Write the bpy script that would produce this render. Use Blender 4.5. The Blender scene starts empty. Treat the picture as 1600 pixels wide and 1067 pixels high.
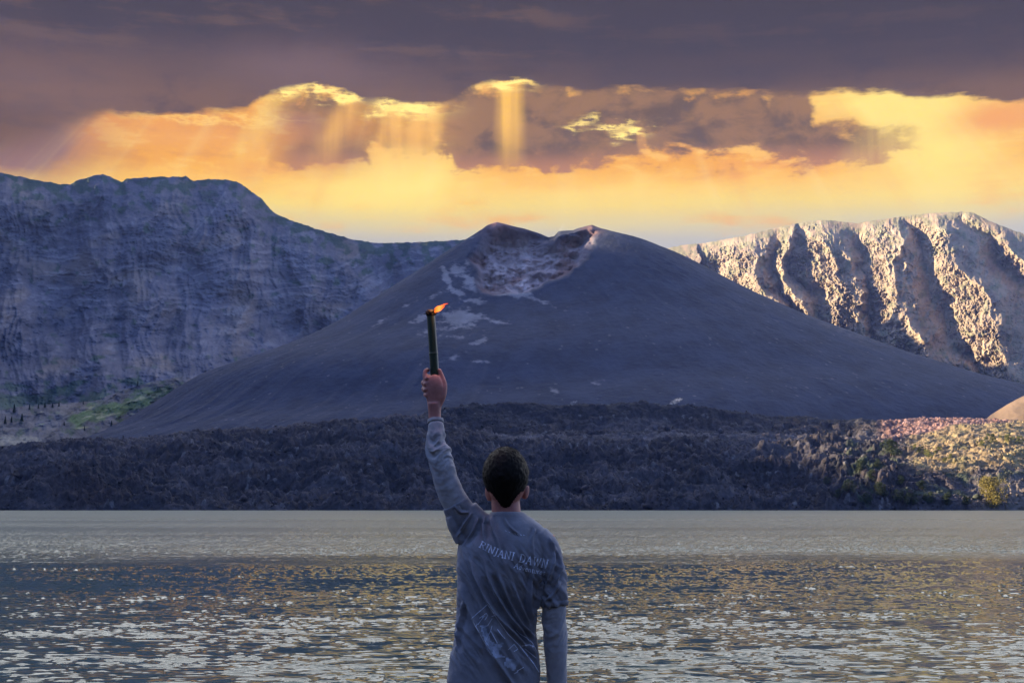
import bpy, bmesh, math, random
import numpy as np
from mathutils import Vector
from mathutils.bvhtree import BVHTree

sc = bpy.context.scene
R = math.radians
# ------------------------------------------------------------------ camera
F = 50.0 / 36.0 * 1600.0            # focal length in photo pixels (photo is 1600 x 1067)
CAM_H = 3.0
HORIZON = 790.0
PITCH = math.atan((HORIZON - 533.5) / F)
cp, sp = math.cos(PITCH), math.sin(PITCH)
cam = bpy.data.cameras.new('camera')
cam.lens = 50; cam.sensor_width = 36; cam.clip_start = 0.1; cam.clip_end = 60000
cam_o = bpy.data.objects.new('camera', cam); sc.collection.objects.link(cam_o)
cam_o.location = (0, 0, CAM_H); cam_o.rotation_euler = (math.pi/2 + PITCH, 0, 0)
sc.camera = cam_o
sc.view_settings.view_transform = 'Standard'; sc.view_settings.look = 'None'
sc.view_settings.gamma = 1; sc.view_settings.use_curve_mapping = False
EXPO = 1.9
sc.view_settings.exposure = EXPO
sc.cycles.max_bounces = 5; sc.cycles.diffuse_bounces = 2; sc.cycles.glossy_bounces = 2
sc.cycles.transmission_bounces = 2; sc.cycles.volume_bounces = 0; sc.cycles.transparent_max_bounces = 8
sc.cycles.caustics_reflective = False; sc.cycles.caustics_refractive = False
sc.cycles.sample_clamp_indirect = 4
sc.cycles.use_denoising = True

SUN_EL, SUN_AZ = 12.0, -86.0         # degrees; azimuth from +Y (view direction), negative = left
sun_dir = Vector((math.sin(R(SUN_AZ))*math.cos(R(SUN_EL)), math.cos(R(SUN_AZ))*math.cos(R(SUN_EL)), math.sin(R(SUN_EL))))
sl = bpy.data.lights.new('sun', 'SUN'); sl.energy = 5.0; sl.angle = R(0.5); sl.color = (1.0, 0.82, 0.56)
slo = bpy.data.objects.new('sun', sl); sc.collection.objects.link(slo)
slo.rotation_euler = sun_dir.to_track_quat('Z', 'Y').to_euler()

def s2l(c):
    return tuple((v/255/12.92) if v/255 <= 0.04045 else ((v/255+0.055)/1.055)**2.4 for v in c)

# ------------------------------------------------------------------ node helper
class S:
    """a socket with arithmetic"""
    tree = None
    def __init__(s, k): s.k = k
    @staticmethod
    def m(op, *a, clamp=False):
        n = S.tree.nodes.new('ShaderNodeMath'); n.operation = op; n.use_clamp = clamp
        for i, v in enumerate(a):
            if isinstance(v, S): S.tree.links.new(v.k, n.inputs[i])
            else: n.inputs[i].default_value = v
        return S(n.outputs[0])
    def __add__(s, o): return S.m('ADD', s, o)
    __radd__ = __add__
    def __mul__(s, o): return S.m('MULTIPLY', s, o)
    __rmul__ = __mul__
    def __sub__(s, o): return S.m('SUBTRACT', s, o)
    def __rsub__(s, o): return S.m('SUBTRACT', o, s)
    def __truediv__(s, o): return S.m('DIVIDE', s, o)
def put(sock, v):
    if isinstance(v, S): S.tree.links.new(v.k, sock)
    elif isinstance(v, (tuple, list)): sock.default_value = tuple(v) + ((1.0,) if len(sock.default_value) == 4 and len(v) == 3 else ())
    else: sock.default_value = v
def ss(x, a, b, lo=0.0, hi=1.0, mode='SMOOTHSTEP'):
    n = S.tree.nodes.new('ShaderNodeMapRange'); n.interpolation_type = mode
    for i, v in enumerate((x, a, b, lo, hi)): put(n.inputs[i], v)
    return S(n.outputs[0])
def mixc(f, a, b, mode='MIX'):
    n = S.tree.nodes.new('ShaderNodeMix'); n.data_type = 'RGBA'; n.blend_type = mode
    put(n.inputs[0], f); put(n.inputs[6], a); put(n.inputs[7], b)
    return S(n.outputs[2])
def comb(x, y, z=0.0):
    n = S.tree.nodes.new('ShaderNodeCombineXYZ')
    for i, v in enumerate((x, y, z)): put(n.inputs[i], v)
    return S(n.outputs[0])
def sep(v):
    n = S.tree.nodes.new('ShaderNodeSeparateXYZ'); put(n.inputs[0], v)
    return [S(o) for o in n.outputs]
def noise(vec, scale=1.0, detail=4.0, rough=0.5, dist=0.0):
    n = S.tree.nodes.new('ShaderNodeTexNoise')
    if vec is not None: put(n.inputs['Vector'], vec)
    n.inputs['Scale'].default_value = scale; n.inputs['Detail'].default_value = detail
    n.inputs['Roughness'].default_value = rough; n.inputs['Distortion'].default_value = dist
    return S(n.outputs[0])
def ramp(f, pts, interp='LINEAR'):
    n = S.tree.nodes.new('ShaderNodeValToRGB'); put(n.inputs[0], f); e = n.color_ramp.elements
    n.color_ramp.interpolation = interp
    while len(e) < len(pts): e.new(0.5)
    for k, (p, c) in enumerate(pts):
        e[k].position = p; e[k].color = tuple(c) + (1.0,)
    return S(n.outputs[0])
def curve(x, pts, x0, x1, y0, y1, vec=True):
    n = S.tree.nodes.new('ShaderNodeFloatCurve')
    t = ss(x, x0, x1, mode='LINEAR'); put(n.inputs[1], t)
    c = n.mapping.curves[0]; pp = sorted(((px-x0)/(x1-x0), (py-y0)/(y1-y0)) for px, py in pts)
    c.points[0].location = pp[0]; c.points[1].location = pp[-1]
    for p in pp[1:-1]: c.points.new(*p)
    if vec:
        for p in c.points: p.handle_type = 'VECTOR'
    n.mapping.update()
    return S(n.outputs[0])*(y1-y0) + y0
def abs_(x): return S.m('ABSOLUTE', x)
def mn(a, b): return S.m('MINIMUM', a, b)
def mx(a, b): return S.m('MAXIMUM', a, b)

# ------------------------------------------------------------------ sky (world shader in true sky directions)
def azel(px, py):
    dx, up = (px-800)/F, (533.5-py)/F
    y = cp - up*sp; z = sp + up*cp
    return math.degrees(math.atan2(dx, y)), math.degrees(math.atan2(z, math.hypot(dx, y)))
world = bpy.data.worlds.new('World'); sc.world = world; world.use_nodes = True
world.cycles.sampling_method = 'MANUAL'; world.cycles.sample_map_resolution = 512
nt = world.node_tree; nt.nodes.clear(); S.tree = nt
SK = 1.04
def col(r, g, b, k=1.0):
    c = s2l((r, g, b)); e = 2**EXPO
    l = (c[0]*0.3+c[1]*0.6+c[2]*0.1)
    c = tuple(max(l + (v-l)*1.18, 0.0) for v in c)      # what the air in between takes away
    return tuple(v/e*k*SK for v in c)
tc = nt.nodes.new('ShaderNodeTexCoord'); d = S(tc.outputs['Generated'])
x, y, z = sep(d)
az = S.m('MULTIPLY', S.m('ARCTAN2', x, y), 57.29578)
el = S.m('MULTIPLY', S.m('ARCSINE', z), 57.29578)
v0 = comb(az*0.30, el*0.55, 0.0)
n1 = noise(v0, 1.0, 6, 0.62) - 0.5
n2 = noise(comb(az*0.13+7.0, el*1.1, 3.0), 1.0, 5, 0.55) - 0.5
n3 = noise(comb(az*0.9+3.0, el*1.5, 9.0), 1.0, 4, 0.6) - 0.5
billow = noise(comb(az*0.55, el*0.9, 5.0), 1.0, 6, 0.55, 0.6) - 0.5
rag = noise(comb(az*0.8, el*4.2, 2.0), 1.0, 5, 0.62) - 0.5
block = noise(comb(az*0.45, el*0.2, 12.0), 1.0, 3, 0.5) - 0.5
wa = az + n1*1.2
we = el + n3*0.55 + n1*0.5
# clear glow under the clouds, from the skyline up
E = lambda py, px=800: azel(px, py)[1]
A = lambda px, py=250: azel(px, py)[0]
e0, e1 = E(420), E(120)
t = ss(el + n2*0.7, e0, e1, mode='LINEAR')
P_ = lambda py: (E(py)-e0)/(e1-e0)
base = ramp(t, [(0.0, col(178,180,188)), (P_(378), col(196,190,176)), (P_(352), col(222,206,158)), (P_(322), col(244,214,130)),
                (P_(292), col(251,198,106)), (P_(262), col(244,176,80)), (P_(215), col(230,156,72)), (P_(160), col(246,184,94)), (1.0, col(255,200,112))])
# orange / cream modulation
base = mixc(ss(n1*1.0+n2, 0.02, 0.35)*0.55, base, col(240,166,92))
def spot(px, py, wx, wy, src=None):
    a0, el0 = azel(px, py); sx = wx/F*57.3; sy = wy/F*57.3
    dx = (wa-a0)/sx; dy = (we-el0)/sy
    r2 = dx*dx + dy*dy
    return S.m('EXPONENT', r2*-1.0)
glow = spot(640,275,95,45) + spot(1470,225,110,75) + spot(520,300,120,30)*0.5 + spot(1380,165,110,28) + spot(980,300,160,22)*0.35
base = mixc(ss(billow+rag*0.6, 0.02, 0.16)*0.42*ss(el, E(330), E(240)), base, col(206,140,84))
base = mixc(ss(billow+rag*0.6, -0.02, -0.16)*0.35*ss(el, E(330), E(240)), base, col(255,222,140,1.1))
base = mixc(mn(glow, 1.0)*0.80, base, col(255,232,142,1.12))
base = mixc(mn(spot(1560,185,65,24)*1.1, 1.0), base, col(240,170,100))
base = mixc(mn(spot(40,205,110,48)*1.1 + spot(20,250,90,34)*0.7, 1.0), base, col(148,112,98))
base = mixc(mn(spot(470,190,45,22)*1.0 + spot(510,240,60,26)*0.85, 1.0), base, col(176,124,96))
base = mixc(mn(spot(300,215,110,26)*0.6, 1.0), base, col(240,176,104))
# broad crepuscular beams fanning out below the breaks
ang = (az - A(800)) / (E(-700) - el)
beams = noise(comb(ang*16.0, 0.0, 0.0), 1.0, 3, 0.5)
beam_zone = ss(el, E(375), E(300))*ss(el, E(120), E(200), 0.0, 1.0)
base = mixc(ss(beams, 0.50, 0.68)*beam_zone*0.16, base, col(255,232,160,1.05))
base = mixc(ss(beams, 0.46, 0.30)*beam_zone*0.22, base, col(232,158,92))
# middle brown bank of cloud
lowpts = [(-200,150),(380,150),(425,262),(520,266),(560,250),(592,236),(640,240),(690,238),(702,262),(780,266),(850,267),(905,262),(960,251),(1040,247),(1085,236),(1130,250),(1190,246),(1230,262),(1300,254),(1390,250),(1440,232),(1470,205),(1500,150),(1800,150)]
uppts = [(-200,140),(380,140),(420,150),(600,150),(860,140),(1180,140),(1250,150),(1275,195),(1330,205),(1400,225),(1450,235),(1500,160),(1800,160)]
azr = (-22.0, 22.0)
lowE = curve(wa, [(A(px, py), E(py, px)) for px, py in lowpts if abs(A(px)) < 21.9], azr[0], azr[1], 10.0, 22.0)
upE = curve(wa, [(A(px, py), E(py, px)) for px, py in uppts if abs(A(px)) < 21.9], azr[0], azr[1], 10.0, 22.0)
web = el + billow*2.8 + n3*1.6 + rag*0.8
mid = ss(web - lowE, -0.15, 0.4)*ss(upE + 0.3 - web, -0.3, 0.5)*ss(wa, A(395), A(470))*ss(wa, A(1480), A(1400))
midc = mixc(ss(n1+billow, -0.12, 0.2), col(144,106,62), col(98,75,42,.88))
midc = mixc(ss(el, E(268), E(225))*-1.0 + 1.0, midc, col(178,124,84))
midop = mid*(1.0 - mn(spot(450,200,60,40)*0.7 + spot(560,190,30,40)*0.5 + spot(640,200,60,45)*0.6, 0.85))
skyc = mixc(midop*0.98, base, midc)
# shafts of light in front of the middle bank
def shaft(px, py, px2, py2, w, w2, soft=0.3):
    a0, b0 = azel(px, py); a1, b1 = azel(px2, py2)
    tt = ss(el, b0, b1, mode='LINEAR')
    cx = tt*(a1-a0) + a0
    hw = tt*((w2-w)/F*57.3) + w/F*57.3
    dd = abs_(az + n3*0.12 - cx)/hw
    side = ss(dd, 1.0, 1.0-soft*2)
    end = ss(el, b1, b1 + (b0-b1)*0.75)*ss(el, b0+0.25, b0-0.15)
    return side*end
sh1 = shaft(797,122,797,305,28,34,0.36)
sh2 = shaft(674,160,632,305,36,50,0.3)
sh3 = shaft(622,152,590,305,24,38,0.36)
sh4 = shaft(554,146,480,300,26,52,0.45)
sh6 = shaft(1420,150,1330,340,60,110,0.45)
sh7 = shaft(430,150,350,300,22,60,0.45)
sh8 = shaft(640,230,560,350,60,110,0.45)
sh5 = shaft(1000,205,1010,262,10,12)
stre = ss(noise(comb(az*2.2+4.0, el*0.12, 1.0), 1.0, 2, 0.5), 0.3, 0.7)*0.5 + 0.5
skyc = mixc(mn(sh1*stre*1.0, 0.92), skyc, col(255,200,106,1.05))
skyc = mixc(mn((sh6*0.5+sh7*0.5+sh8*0.65)*stre, 0.7), skyc, col(255,224,138))
skyc = mixc(mn((sh2*0.9 + sh3*0.95)*stre + sh4*0.7*stre, 0.9), skyc, col(250,192,108))
skyc = mixc(mn(sh5*0.4, 0.5), skyc, col(236,172,104))
# burning rims of the breaks
def rim(px, py, wx, wy): return spot(px, py, wx, wy)
wab = az + n3*3.0 + rag*2.0; web2 = el + n3*1.2 + rag*1.2
def rim2(px, py, wx, wy):
    a0, el0 = azel(px, py); sx = wx/F*57.3; sy = wy/F*57.3
    dx = (wab-a0)/sx; dy = (web2-el0)/sy
    return S.m('EXPONENT', (dx*dx+dy*dy)*-1.0)
rims = rim2(795,131,34,7) + rim2(642,172,44,11) + rim2(545,152,24,8) + rim2(490,140,50,6)*0.9 + rim2(438,150,14,6) + rim2(912,192,12,6)*0.7 + rim2(985,207,24,8)*0.9 + rim2(955,198,18,4)*0.8 + rim2(600,162,12,8)*0.6 + rim2(320,185,120,4)*0.3
# high dark deck
dkpts = [(-200,240),(0,236),(80,215),(130,190),(165,178),(300,178),(385,172),(410,152),(440,142),(490,133),(540,146),(568,160),(600,157),(640,166),(700,166),(720,150),(752,134),(780,126),(825,128),(850,138),(960,137),(1100,140),(1180,148),(1250,146),(1300,142),(1400,146),(1480,150),(1560,157),(1800,162)]
dkE = curve(az + n3*1.2 + rag*0.8, [(A(px, py), E(py, px)) for px, py in dkpts if abs(A(px)) < 21.9], azr[0], azr[1], 10.0, 22.0)
dsoft = ss(az, A(900), A(150))*ss(az, A(-40), A(160), 0.0, 1.0)*0.0 + ss(az, A(190), A(60))*0.7
deck = ss(el + n3*0.3 + rag*0.5 + block*0.5 - dkE, dsoft*-1.0 - 0.16, dsoft + 0.16)
deck = deck*1.0
deckt = ss(el + n1*1.6 + n2*1.8, E(190), E(60))
deckc = mixc(deckt, col(120,88,56,.9), col(70,54,40,.72))
deckc = mixc(ss(n1*1.2+billow*0.9, 0.0, 0.4)*0.6, deckc, col(56,46,36,.62))
deckc = mixc(ss(n2+billow*0.5+rag*0.3, 0.0, 0.2)*0.75, deckc, col(106,80,56,.82))
deckc = mixc(mn(spot(480,105,150,40)*0.6 + spot(60,120,150,60)*0.35, 0.7), deckc, col(126,98,88,.95))
rightdark = ss(az, A(820), A(1000))*ss(el, E(175), E(120))
deckc = mixc(rightdark*0.6, deckc, col(68,53,40,.7))
skyc = mixc(deck, skyc, deckc)
skyc = mixc(mn(rims*1.15, 1.0)*(1.0-ss(el - dkE, 0.02, 0.22)), skyc, col(255,226,140,1.25))
# the rest of the dome: physical sky, seen above and behind the bank of cloud
st = nt.nodes.new('ShaderNodeTexSky'); st.sky_type = 'NISHITA'; st.sun_disc = False
st.sun_elevation = R(SUN_EL); st.sun_rotation = R(SUN_AZ); st.altitude = 2000; st.dust_density = 0.6; st.ozone_density = 2.0
nish = mixc(1.0, S(st.outputs[0]), (0.036, 0.052, 0.090), 'MULTIPLY')
thin = noise(comb(x*3.0, y*3.0, z*5.0), 1.0, 6, 0.6)
upper = mixc(ss(thin, 0.38, 0.68)*0.7, nish, (0.20, 0.28, 0.50))
lit_veil = ss(abs_(az), 85.0, 30.0)*ss(el, 68.0, 44.0)
upper = mixc(lit_veil*ss(thin, 0.25, 0.6, 0.75, 1.0), upper, (0.84, 0.84, 0.84))  # pale veil above the frame, added to brighten the water's reflections
front = ss(abs_(az), 48.0, 24.0)*ss(el, 25.0, 20.8)
final = mixc(front, upper, skyc)
gnd = ss(el, 0.0, -3.0)
final = mixc(gnd, final, (0.02, 0.022, 0.03))
bg = nt.nodes.new('ShaderNodeBackground'); put(bg.inputs[0], final); bg.inputs[1].default_value = 1.0
wo = nt.nodes.new('ShaderNodeOutputWorld'); nt.links.new(bg.outputs[0], wo.inputs[0])

# ------------------------------------------------------------------ geometry helpers
def P(px, py, Y):
    dx, up = (px-800)/F, (533.5-py)/F
    y = cp - up*sp; z = sp + up*cp
    return np.stack([dx/y*Y, np.broadcast_to(Y, np.shape(dx/y*Y)), CAM_H + z/y*Y], -1)
def proj(X, Y, Z):
    z = Z - CAM_H
    f_ = Y*cp + z*sp; u = -Y*sp + z*cp
    return 800 + X/f_*F, 533.5 - u/f_*F

def _h(ix, iy, seed):
    with np.errstate(over='ignore'):
        n = (ix.astype(np.int64)*374761393 + iy.astype(np.int64)*668265263 + seed*2147483647) & 0xffffffff
        n = ((n ^ (n >> 13))*1274126177) & 0xffffffff
        n = ((n ^ (n >> 16))*2246822519) & 0xffffffff
        return ((n ^ (n >> 15)) & 0xffffff)/float(0x1000000)
def pn(x, y, seed=0):
    x = np.asarray(x, float); y = np.asarray(y, float)
    ix, iy = np.floor(x), np.floor(y); fx, fy = x-ix, y-iy
    ux, uy = fx*fx*fx*(fx*(fx*6-15)+10), fy*fy*fy*(fy*(fy*6-15)+10)
    def g(a, b):
        t = _h(ix+a, iy+b, seed)*2*np.pi
        return np.cos(t)*(fx-a) + np.sin(t)*(fy-b)
    a = g(0,0)*(1-ux) + g(1,0)*ux; b = g(0,1)*(1-ux) + g(1,1)*ux
    return (a*(1-uy) + b*uy)*1.4
def fbm(x, y, o=5, seed=0, g=0.5, l=2.03):
    s, a = 0, 1.0
    for i in range(o):
        s = s + a*pn(x*l**i+i*17.3, y*l**i-i*9.1, seed+i); a *= g
    return s
def ridg(x, y, o=5, seed=0, g=0.5, l=2.1):
    s, a = 0, 1.0
    for i in range(o):
        s = s + a*(1-2*np.abs(pn(x*l**i+i*7.7, y*l**i+i*3.3, seed+i))); a *= g
    return s
def worley(x, y, seed=0):
    ix, iy = np.floor(x), np.floor(y)
    d1 = np.full(np.shape(x), 9.0); d2 = d1.copy(); idv = np.zeros(np.shape(x))
    for a in (-1,0,1):
        for b in (-1,0,1):
            cx, cy = ix+a, iy+b
            dx = cx + _h(cx, cy, seed) - x; dy = cy + _h(cx, cy, seed+5) - y
            dd = dx*dx+dy*dy; hv = _h(cx, cy, seed+9)
            m = dd < d1
            d2 = np.where(m, d1, np.minimum(d2, dd)); idv = np.where(m, hv, idv); d1 = np.where(m, dd, d1)
    return np.sqrt(d1), np.sqrt(d2), idv
def sstep(a, b, x):
    t = np.clip((x-a)/(b-a), 0, 1); return t*t*(3-2*t)
def ip(x, pts):
    p = np.array(pts, float); return np.interp(x, p[:,0], p[:,1])

def link(name, me, mat=None, parent=None, smooth=True):
    if mat: me.materials.append(mat)
    if smooth and len(me.polygons): me.polygons.foreach_set('use_smooth', np.ones(len(me.polygons), bool))
    o = bpy.data.objects.new(name, me); sc.collection.objects.link(o)
    if parent: o.parent = parent
    return o
def mesh_np(name, V, Fq, tint=None):
    V = np.asarray(V, np.float32).reshape(-1, 3); Fq = np.asarray(Fq, np.int32)
    me = bpy.data.meshes.new(name); n, k = Fq.shape
    me.vertices.add(len(V)); me.vertices.foreach_set('co', V.ravel())
    me.loops.add(n*k); me.loops.foreach_set('vertex_index', Fq.ravel())
    me.polygons.add(n); me.polygons.foreach_set('loop_start', np.arange(n, dtype=np.int32)*k)
    me.polygons.foreach_set('loop_total', np.full(n, k, np.int32))
    me.update(calc_edges=True)
    if tint is not None:
        a = me.color_attributes.new('tint', 'FLOAT_COLOR', 'POINT')
        c = np.ones((len(V), 4), np.float32); c[:, :3] = tint.reshape(-1, 3); a.data.foreach_set('color', c.ravel())
    return me
def grid_faces(r, c, wrap=False):
    i = np.arange(r*c).reshape(r, c)
    if wrap: i = np.concatenate([i, i[:, :1]], 1)
    return np.stack([i[:-1,:-1], i[1:,:-1], i[1:,1:], i[:-1,1:]], -1).reshape(-1, 4)
def grid(name, G, mat, tint=None, flip=False, parent=None):
    r, c = G.shape[:2]; f = grid_faces(r, c)
    if flip: f = f[:, ::-1]
    return link(name, mesh_np(name, G, f, tint), mat, parent)
def struct(o, kind='structure'):
    o['kind'] = kind; return o
def tag(o, label, cat, group=None, kind=None):
    o['label'] = label; o['category'] = cat
    if group: o['group'] = group
    if kind: o['kind'] = kind
    return o
def empty(name, loc=(0,0,0)):
    o = bpy.data.objects.new(name, None); sc.collection.objects.link(o); o.location = loc
    o.empty_display_size = 0.2
    return o

# ------------------------------------------------------------------ materials
def new_mat(name):
    m = bpy.data.materials.new(name); m.use_nodes = True
    m.node_tree.nodes.clear(); S.tree = m.node_tree
    b = m.node_tree.nodes.new('ShaderNodeBsdfPrincipled'); o = m.node_tree.nodes.new('ShaderNodeOutputMaterial')
    m.node_tree.links.new(b.outputs[0], o.inputs[0])
    return m, b
def bump(b, h, strength=0.5, dist=1.0):
    n = S.tree.nodes.new('ShaderNodeBump'); n.inputs['Strength'].default_value = strength; n.inputs['Distance'].default_value = dist
    put(n.inputs['Height'], h); S.tree.links.new(n.outputs[0], b.inputs['Normal'])
def pos():
    return S(S.tree.nodes.new('ShaderNodeNewGeometry').outputs['Position'])
def terrain_mat(name, scale, bscale, bdist, contrast=0.35, zs=1.0, bs=0.6):
    m, b = new_mat(name)
    a = S.tree.nodes.new('ShaderNodeAttribute'); a.attribute_name = 'tint'
    p = pos(); px_, py_, pz_ = sep(p)
    q = comb(px_, py_, pz_*zs)
    n = noise(q, scale, 8, 0.65)
    k = ss(n, 0.3, 0.7, 1-contrast, 1+contrast)
    c = mixc(1.0, S(a.outputs['Color']), comb(k, k, k), 'MULTIPLY')
    put(b.inputs['Base Color'], c)
    b.inputs['Roughness'].default_value = 0.95; b.inputs['Specular IOR Level'].default_value = 0.15
    bump(b, noise(q, bscale, 6, 0.65), bs, bdist)
    return m
def simple_mat(name, c, rough=0.8, var=0.2, scale=20.0, bdist=0.0, coords='obj', spec=0.3):
    m, b = new_mat(name)
    t = S(S.tree.nodes.new('ShaderNodeTexCoord').outputs['Object'])
    n = noise(t, scale, 5, 0.6)
    c0 = tuple(v*(1-var) for v in c); c1 = tuple(v*(1+var) for v in c)
    put(b.inputs['Base Color'], mixc(ss(n, 0.3, 0.7), c0, c1))
    b.inputs['Roughness'].default_value = rough; b.inputs['Specular IOR Level'].default_value = spec
    if bdist: bump(b, n, 0.6, bdist)
    return m
# ------------------------------------------------------------------ ground and lake
M_ground = simple_mat('shore_soil', (0.05, 0.045, 0.04), 0.95, 0.3, 3.0, 0.05)
bed = mesh_np('lake_bed', [(-14000,-3000,-6),(14000,-3000,-6),(14000,14000,-6),(-14000,14000,-6)], [[0,1,2,3]])
struct(link('ground', bed, M_ground))
# near shore where the person stands
xs = np.linspace(-60, 60, 160); ys = np.linspace(-60, 16, 130)
XX, YY = np.meshgrid(xs, ys)
ZZ = 1.54 - 1.9*sstep(6.6, 13.0, YY + 0.5*fbm(XX*0.3, YY*0.3, 3, 3)) + 0.02*fbm(XX*1.5, YY*1.5, 4, 5)*sstep(0.6, 1.5, np.hypot(XX, YY-5.7))
struct(grid('shore', np.stack([XX, YY, ZZ], -1), M_ground))

# lake: real waves near the camera, wind ripples in the bump farther out
m_w, b = new_mat('lake_water')
p = pos(); wx, wy, wz = sep(p)
b.inputs['Base Color'].default_value = (0.028, 0.062, 0.048, 1); b.inputs['IOR'].default_value = 1.333
far = ss(wy + (noise(comb(wx*0.02, wy*0.05), 1.0, 3, 0.5)-0.5)*50.0, 66.0, 96.0)
far2 = ss(wy, 120.0, 420.0)
put(b.inputs['Roughness'], far*0.16 + far2*0.06 + 0.07)
rip = noise(comb(wx*0.9, wy*2.6, 0.0), 1.0, 3, 0.6)
rip2 = noise(comb(wx*0.12, wy*0.35, 0.0), 1.0, 4, 0.6)
patch = ss(noise(comb(wx*0.006, wy*0.03, 0.0), 1.0, 3, 0.55), 0.35, 0.65, 0.55, 1.25)
bmp = S.tree.nodes.new('ShaderNodeBump'); bmp.inputs['Distance'].default_value = 1.0
put(bmp.inputs['Height'], rip*(far*0.11*patch + 0.006) + rip2*far*0.40*patch)
bmp.inputs['Strength'].default_value = 1.0
S.tree.links.new(bmp.outputs[0], b.inputs['Normal'])
NC, NR = 1200, 1500
v = np.linspace(1150, 808, NR)                 # rows spaced evenly as seen, so wave detail is even
Yr = np.array([CAM_H/ ((yy-HORIZON)/F*1.0) for yy in v])
Yr = np.concatenate([[-80, 0, 8], Yr, [500, 700, 1100, 2600]])
U = np.linspace(-0.48, 0.48, NC)
YY = np.repeat(Yr[:, None], NC, 1); XX = U[None, :]*np.maximum(YY, 30)
def waves(X, Y):
    wrp = fbm(X*0.10, Y*0.25, 2, 51)*1.0
    gust = np.clip(0.86 + 0.5*fbm(X*0.22, Y*0.36, 3, 57), 0.3, 1.4)
    h = 0.014*fbm(X*0.25+wrp*0.4, Y*0.8+wrp, 2, 60, 0.5)
    r = ridg(X*0.80+wrp*0.5, Y*2.0+wrp*1.2, 2, 70, 0.5)
    h += 0.0142*gust*np.clip(r, 0, 2)**3.0
    h += 0.0035*gust*fbm(X*1.6, Y*4.0, 2, 74)
    return h*0.92
amp = 1.0*sstep(14, 22, YY)*(1-sstep(250, 650, YY))
amp *= 1 + 0.45*fbm(XX*0.03, YY*0.05, 3, 88)
ZZ = waves(XX, YY)*amp*sstep(0.48, 0.455, np.abs(XX/np.maximum(YY, 30)))
ZZ *= 1 + 0.05*sstep(36, 58, YY) + 2.7*sstep(64, 96, YY + 26*fbm(XX*0.014, YY*0.03, 3, 91))
G = np.stack([XX, YY, ZZ], -1)
struct(grid('lake', G, m_w, flip=True))
# the rest of the lake surface out to the sides
def lake_strip(s):
    X0 = 0.40*30
    a = np.array([(s*0.48*max(yy, 30), yy, 0.0) for yy in Yr])
    bb = a.copy(); bb[:, 0] = s*5000
    return np.stack([a, bb], 1)
for s in (-1, 1):
    struct(grid('lake', lake_strip(s), m_w, flip=(s > 0)))

# ------------------------------------------------------------------ left caldera wall
M_left = terrain_mat('caldera_rock', 0.012, 0.05, 6.0, 0.22, 1.6, 0.4)
L_RIDGE = [(-400,60),(-250,100),(-150,190),(-60,258),(0,270),(40,278),(75,285),(110,289),(118,283),(140,276),(160,272),(172,276),(190,285),(200,279),(230,277),(290,276),(302,283),(325,280),(355,281),(370,284),(390,297),(410,312),(425,330),(450,343),(490,356),(520,366),(560,376),(590,380),(640,379),(720,375),(780,372),(860,372),(960,470),(1100,560)]  # unseen peaks at the left end are raised to shade the face
px = np.concatenate([np.linspace(-330, 830, 940), np.linspace(835, 1050, 40)])
nrow = 560
ridge = ip(px, L_RIDGE) + 1.6*fbm(px*0.07, px*0, 4, 11) + 0.9*fbm(px*0.5, px*0, 3, 14)
tt = np.linspace(0, 1, nrow)[:, None]
PY = ridge[None, :] + tt*(720 - ridge[None, :]); PX = np.repeat(px[None, :], nrow, 0)
Rd = ip(px, [(-330,2900),(0,3050),(300,3250),(430,3400),(600,3600),(780,3650),(1050,3650)])[None, :]
drop = PY - ridge[None, :]
drop_s = PY - ip(px, L_RIDGE)[None]
slope = 1.25*drop_s + 0.9*np.maximum(drop_s-180, 0)
env = sstep(0, 60, drop)*0.85 + 0.15
gl = ridg(PX*0.011 + 0.0012*drop + 0.25*fbm(PX*0.01, PY*0.01, 2, 30), PY*0.0035, 4, 20, 0.55)
gl2 = ridg(PX*0.035 + 0.25*fbm(PX*0.02, PY*0.02, 3, 31), PY*0.012, 4, 24, 0.6)
blk0 = fbm(PX*0.03, PY*0.03, 4, 39)
strata = fbm(PX*0.008, PY*0.11 + 3.0*fbm(PX*0.004, PY*0.006, 3, 40) + 0.012*PX + 0.5*blk0, 3, 41, 0.6)
blocks = fbm(PX*0.09, PY*0.12, 5, 45, 0.62)
disp = env*(26*gl + 3*gl2 + 70*fbm(PX*0.009 + 0.004*PY, PY*0.009, 3, 61, 0.42) + 6*np.abs(fbm(PX*0.03-0.01*PY, PY*0.03, 4, 62, 0.6))) + 3*strata*env + 4.5*blocks*(0.3+0.7*env)
D = Rd - slope - disp + 60
G = P(PX, PY, D)
back = G[0].copy()[None]; bk = []
for k_ in (1, 2, 3):
    q = back[0].copy(); q *= 1 + 0.07*k_; q[:, 2] = back[0][:, 2] - 260*k_; bk.append(q)
G = np.concatenate([np.array(bk[::-1]), G], 0)
# colour: blue grey andesite, paler strata, ochre and green patches
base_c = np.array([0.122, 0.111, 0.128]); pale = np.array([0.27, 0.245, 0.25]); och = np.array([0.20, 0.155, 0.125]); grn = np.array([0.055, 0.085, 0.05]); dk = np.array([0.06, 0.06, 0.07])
T = np.ones(PX.shape+(3,))*base_c
def blend(T, m, c): return T*(1-m[..., None]) + c*m[..., None]
zone = np.exp(-((PY-(430+0.0*PX))/95)**2)
T = blend(T, sstep(0.15, 0.65, fbm(PX*0.012, PY*0.02, 4, 50))*0.7, och)
T = blend(T, sstep(0.12, 0.4, strata + 0.25*blocks)*zone*0.5, pale)
T = blend(T, sstep(0.35, 0.9, fbm(PX*0.02, PY*0.05, 5, 53))*sstep(380, 470, PY)*0.45, pale)
T = blend(T, sstep(0.5, 0.9, fbm(PX*0.06, PY*0.09, 4, 58, 0.6))*0.45, pale*0.9)
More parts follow.
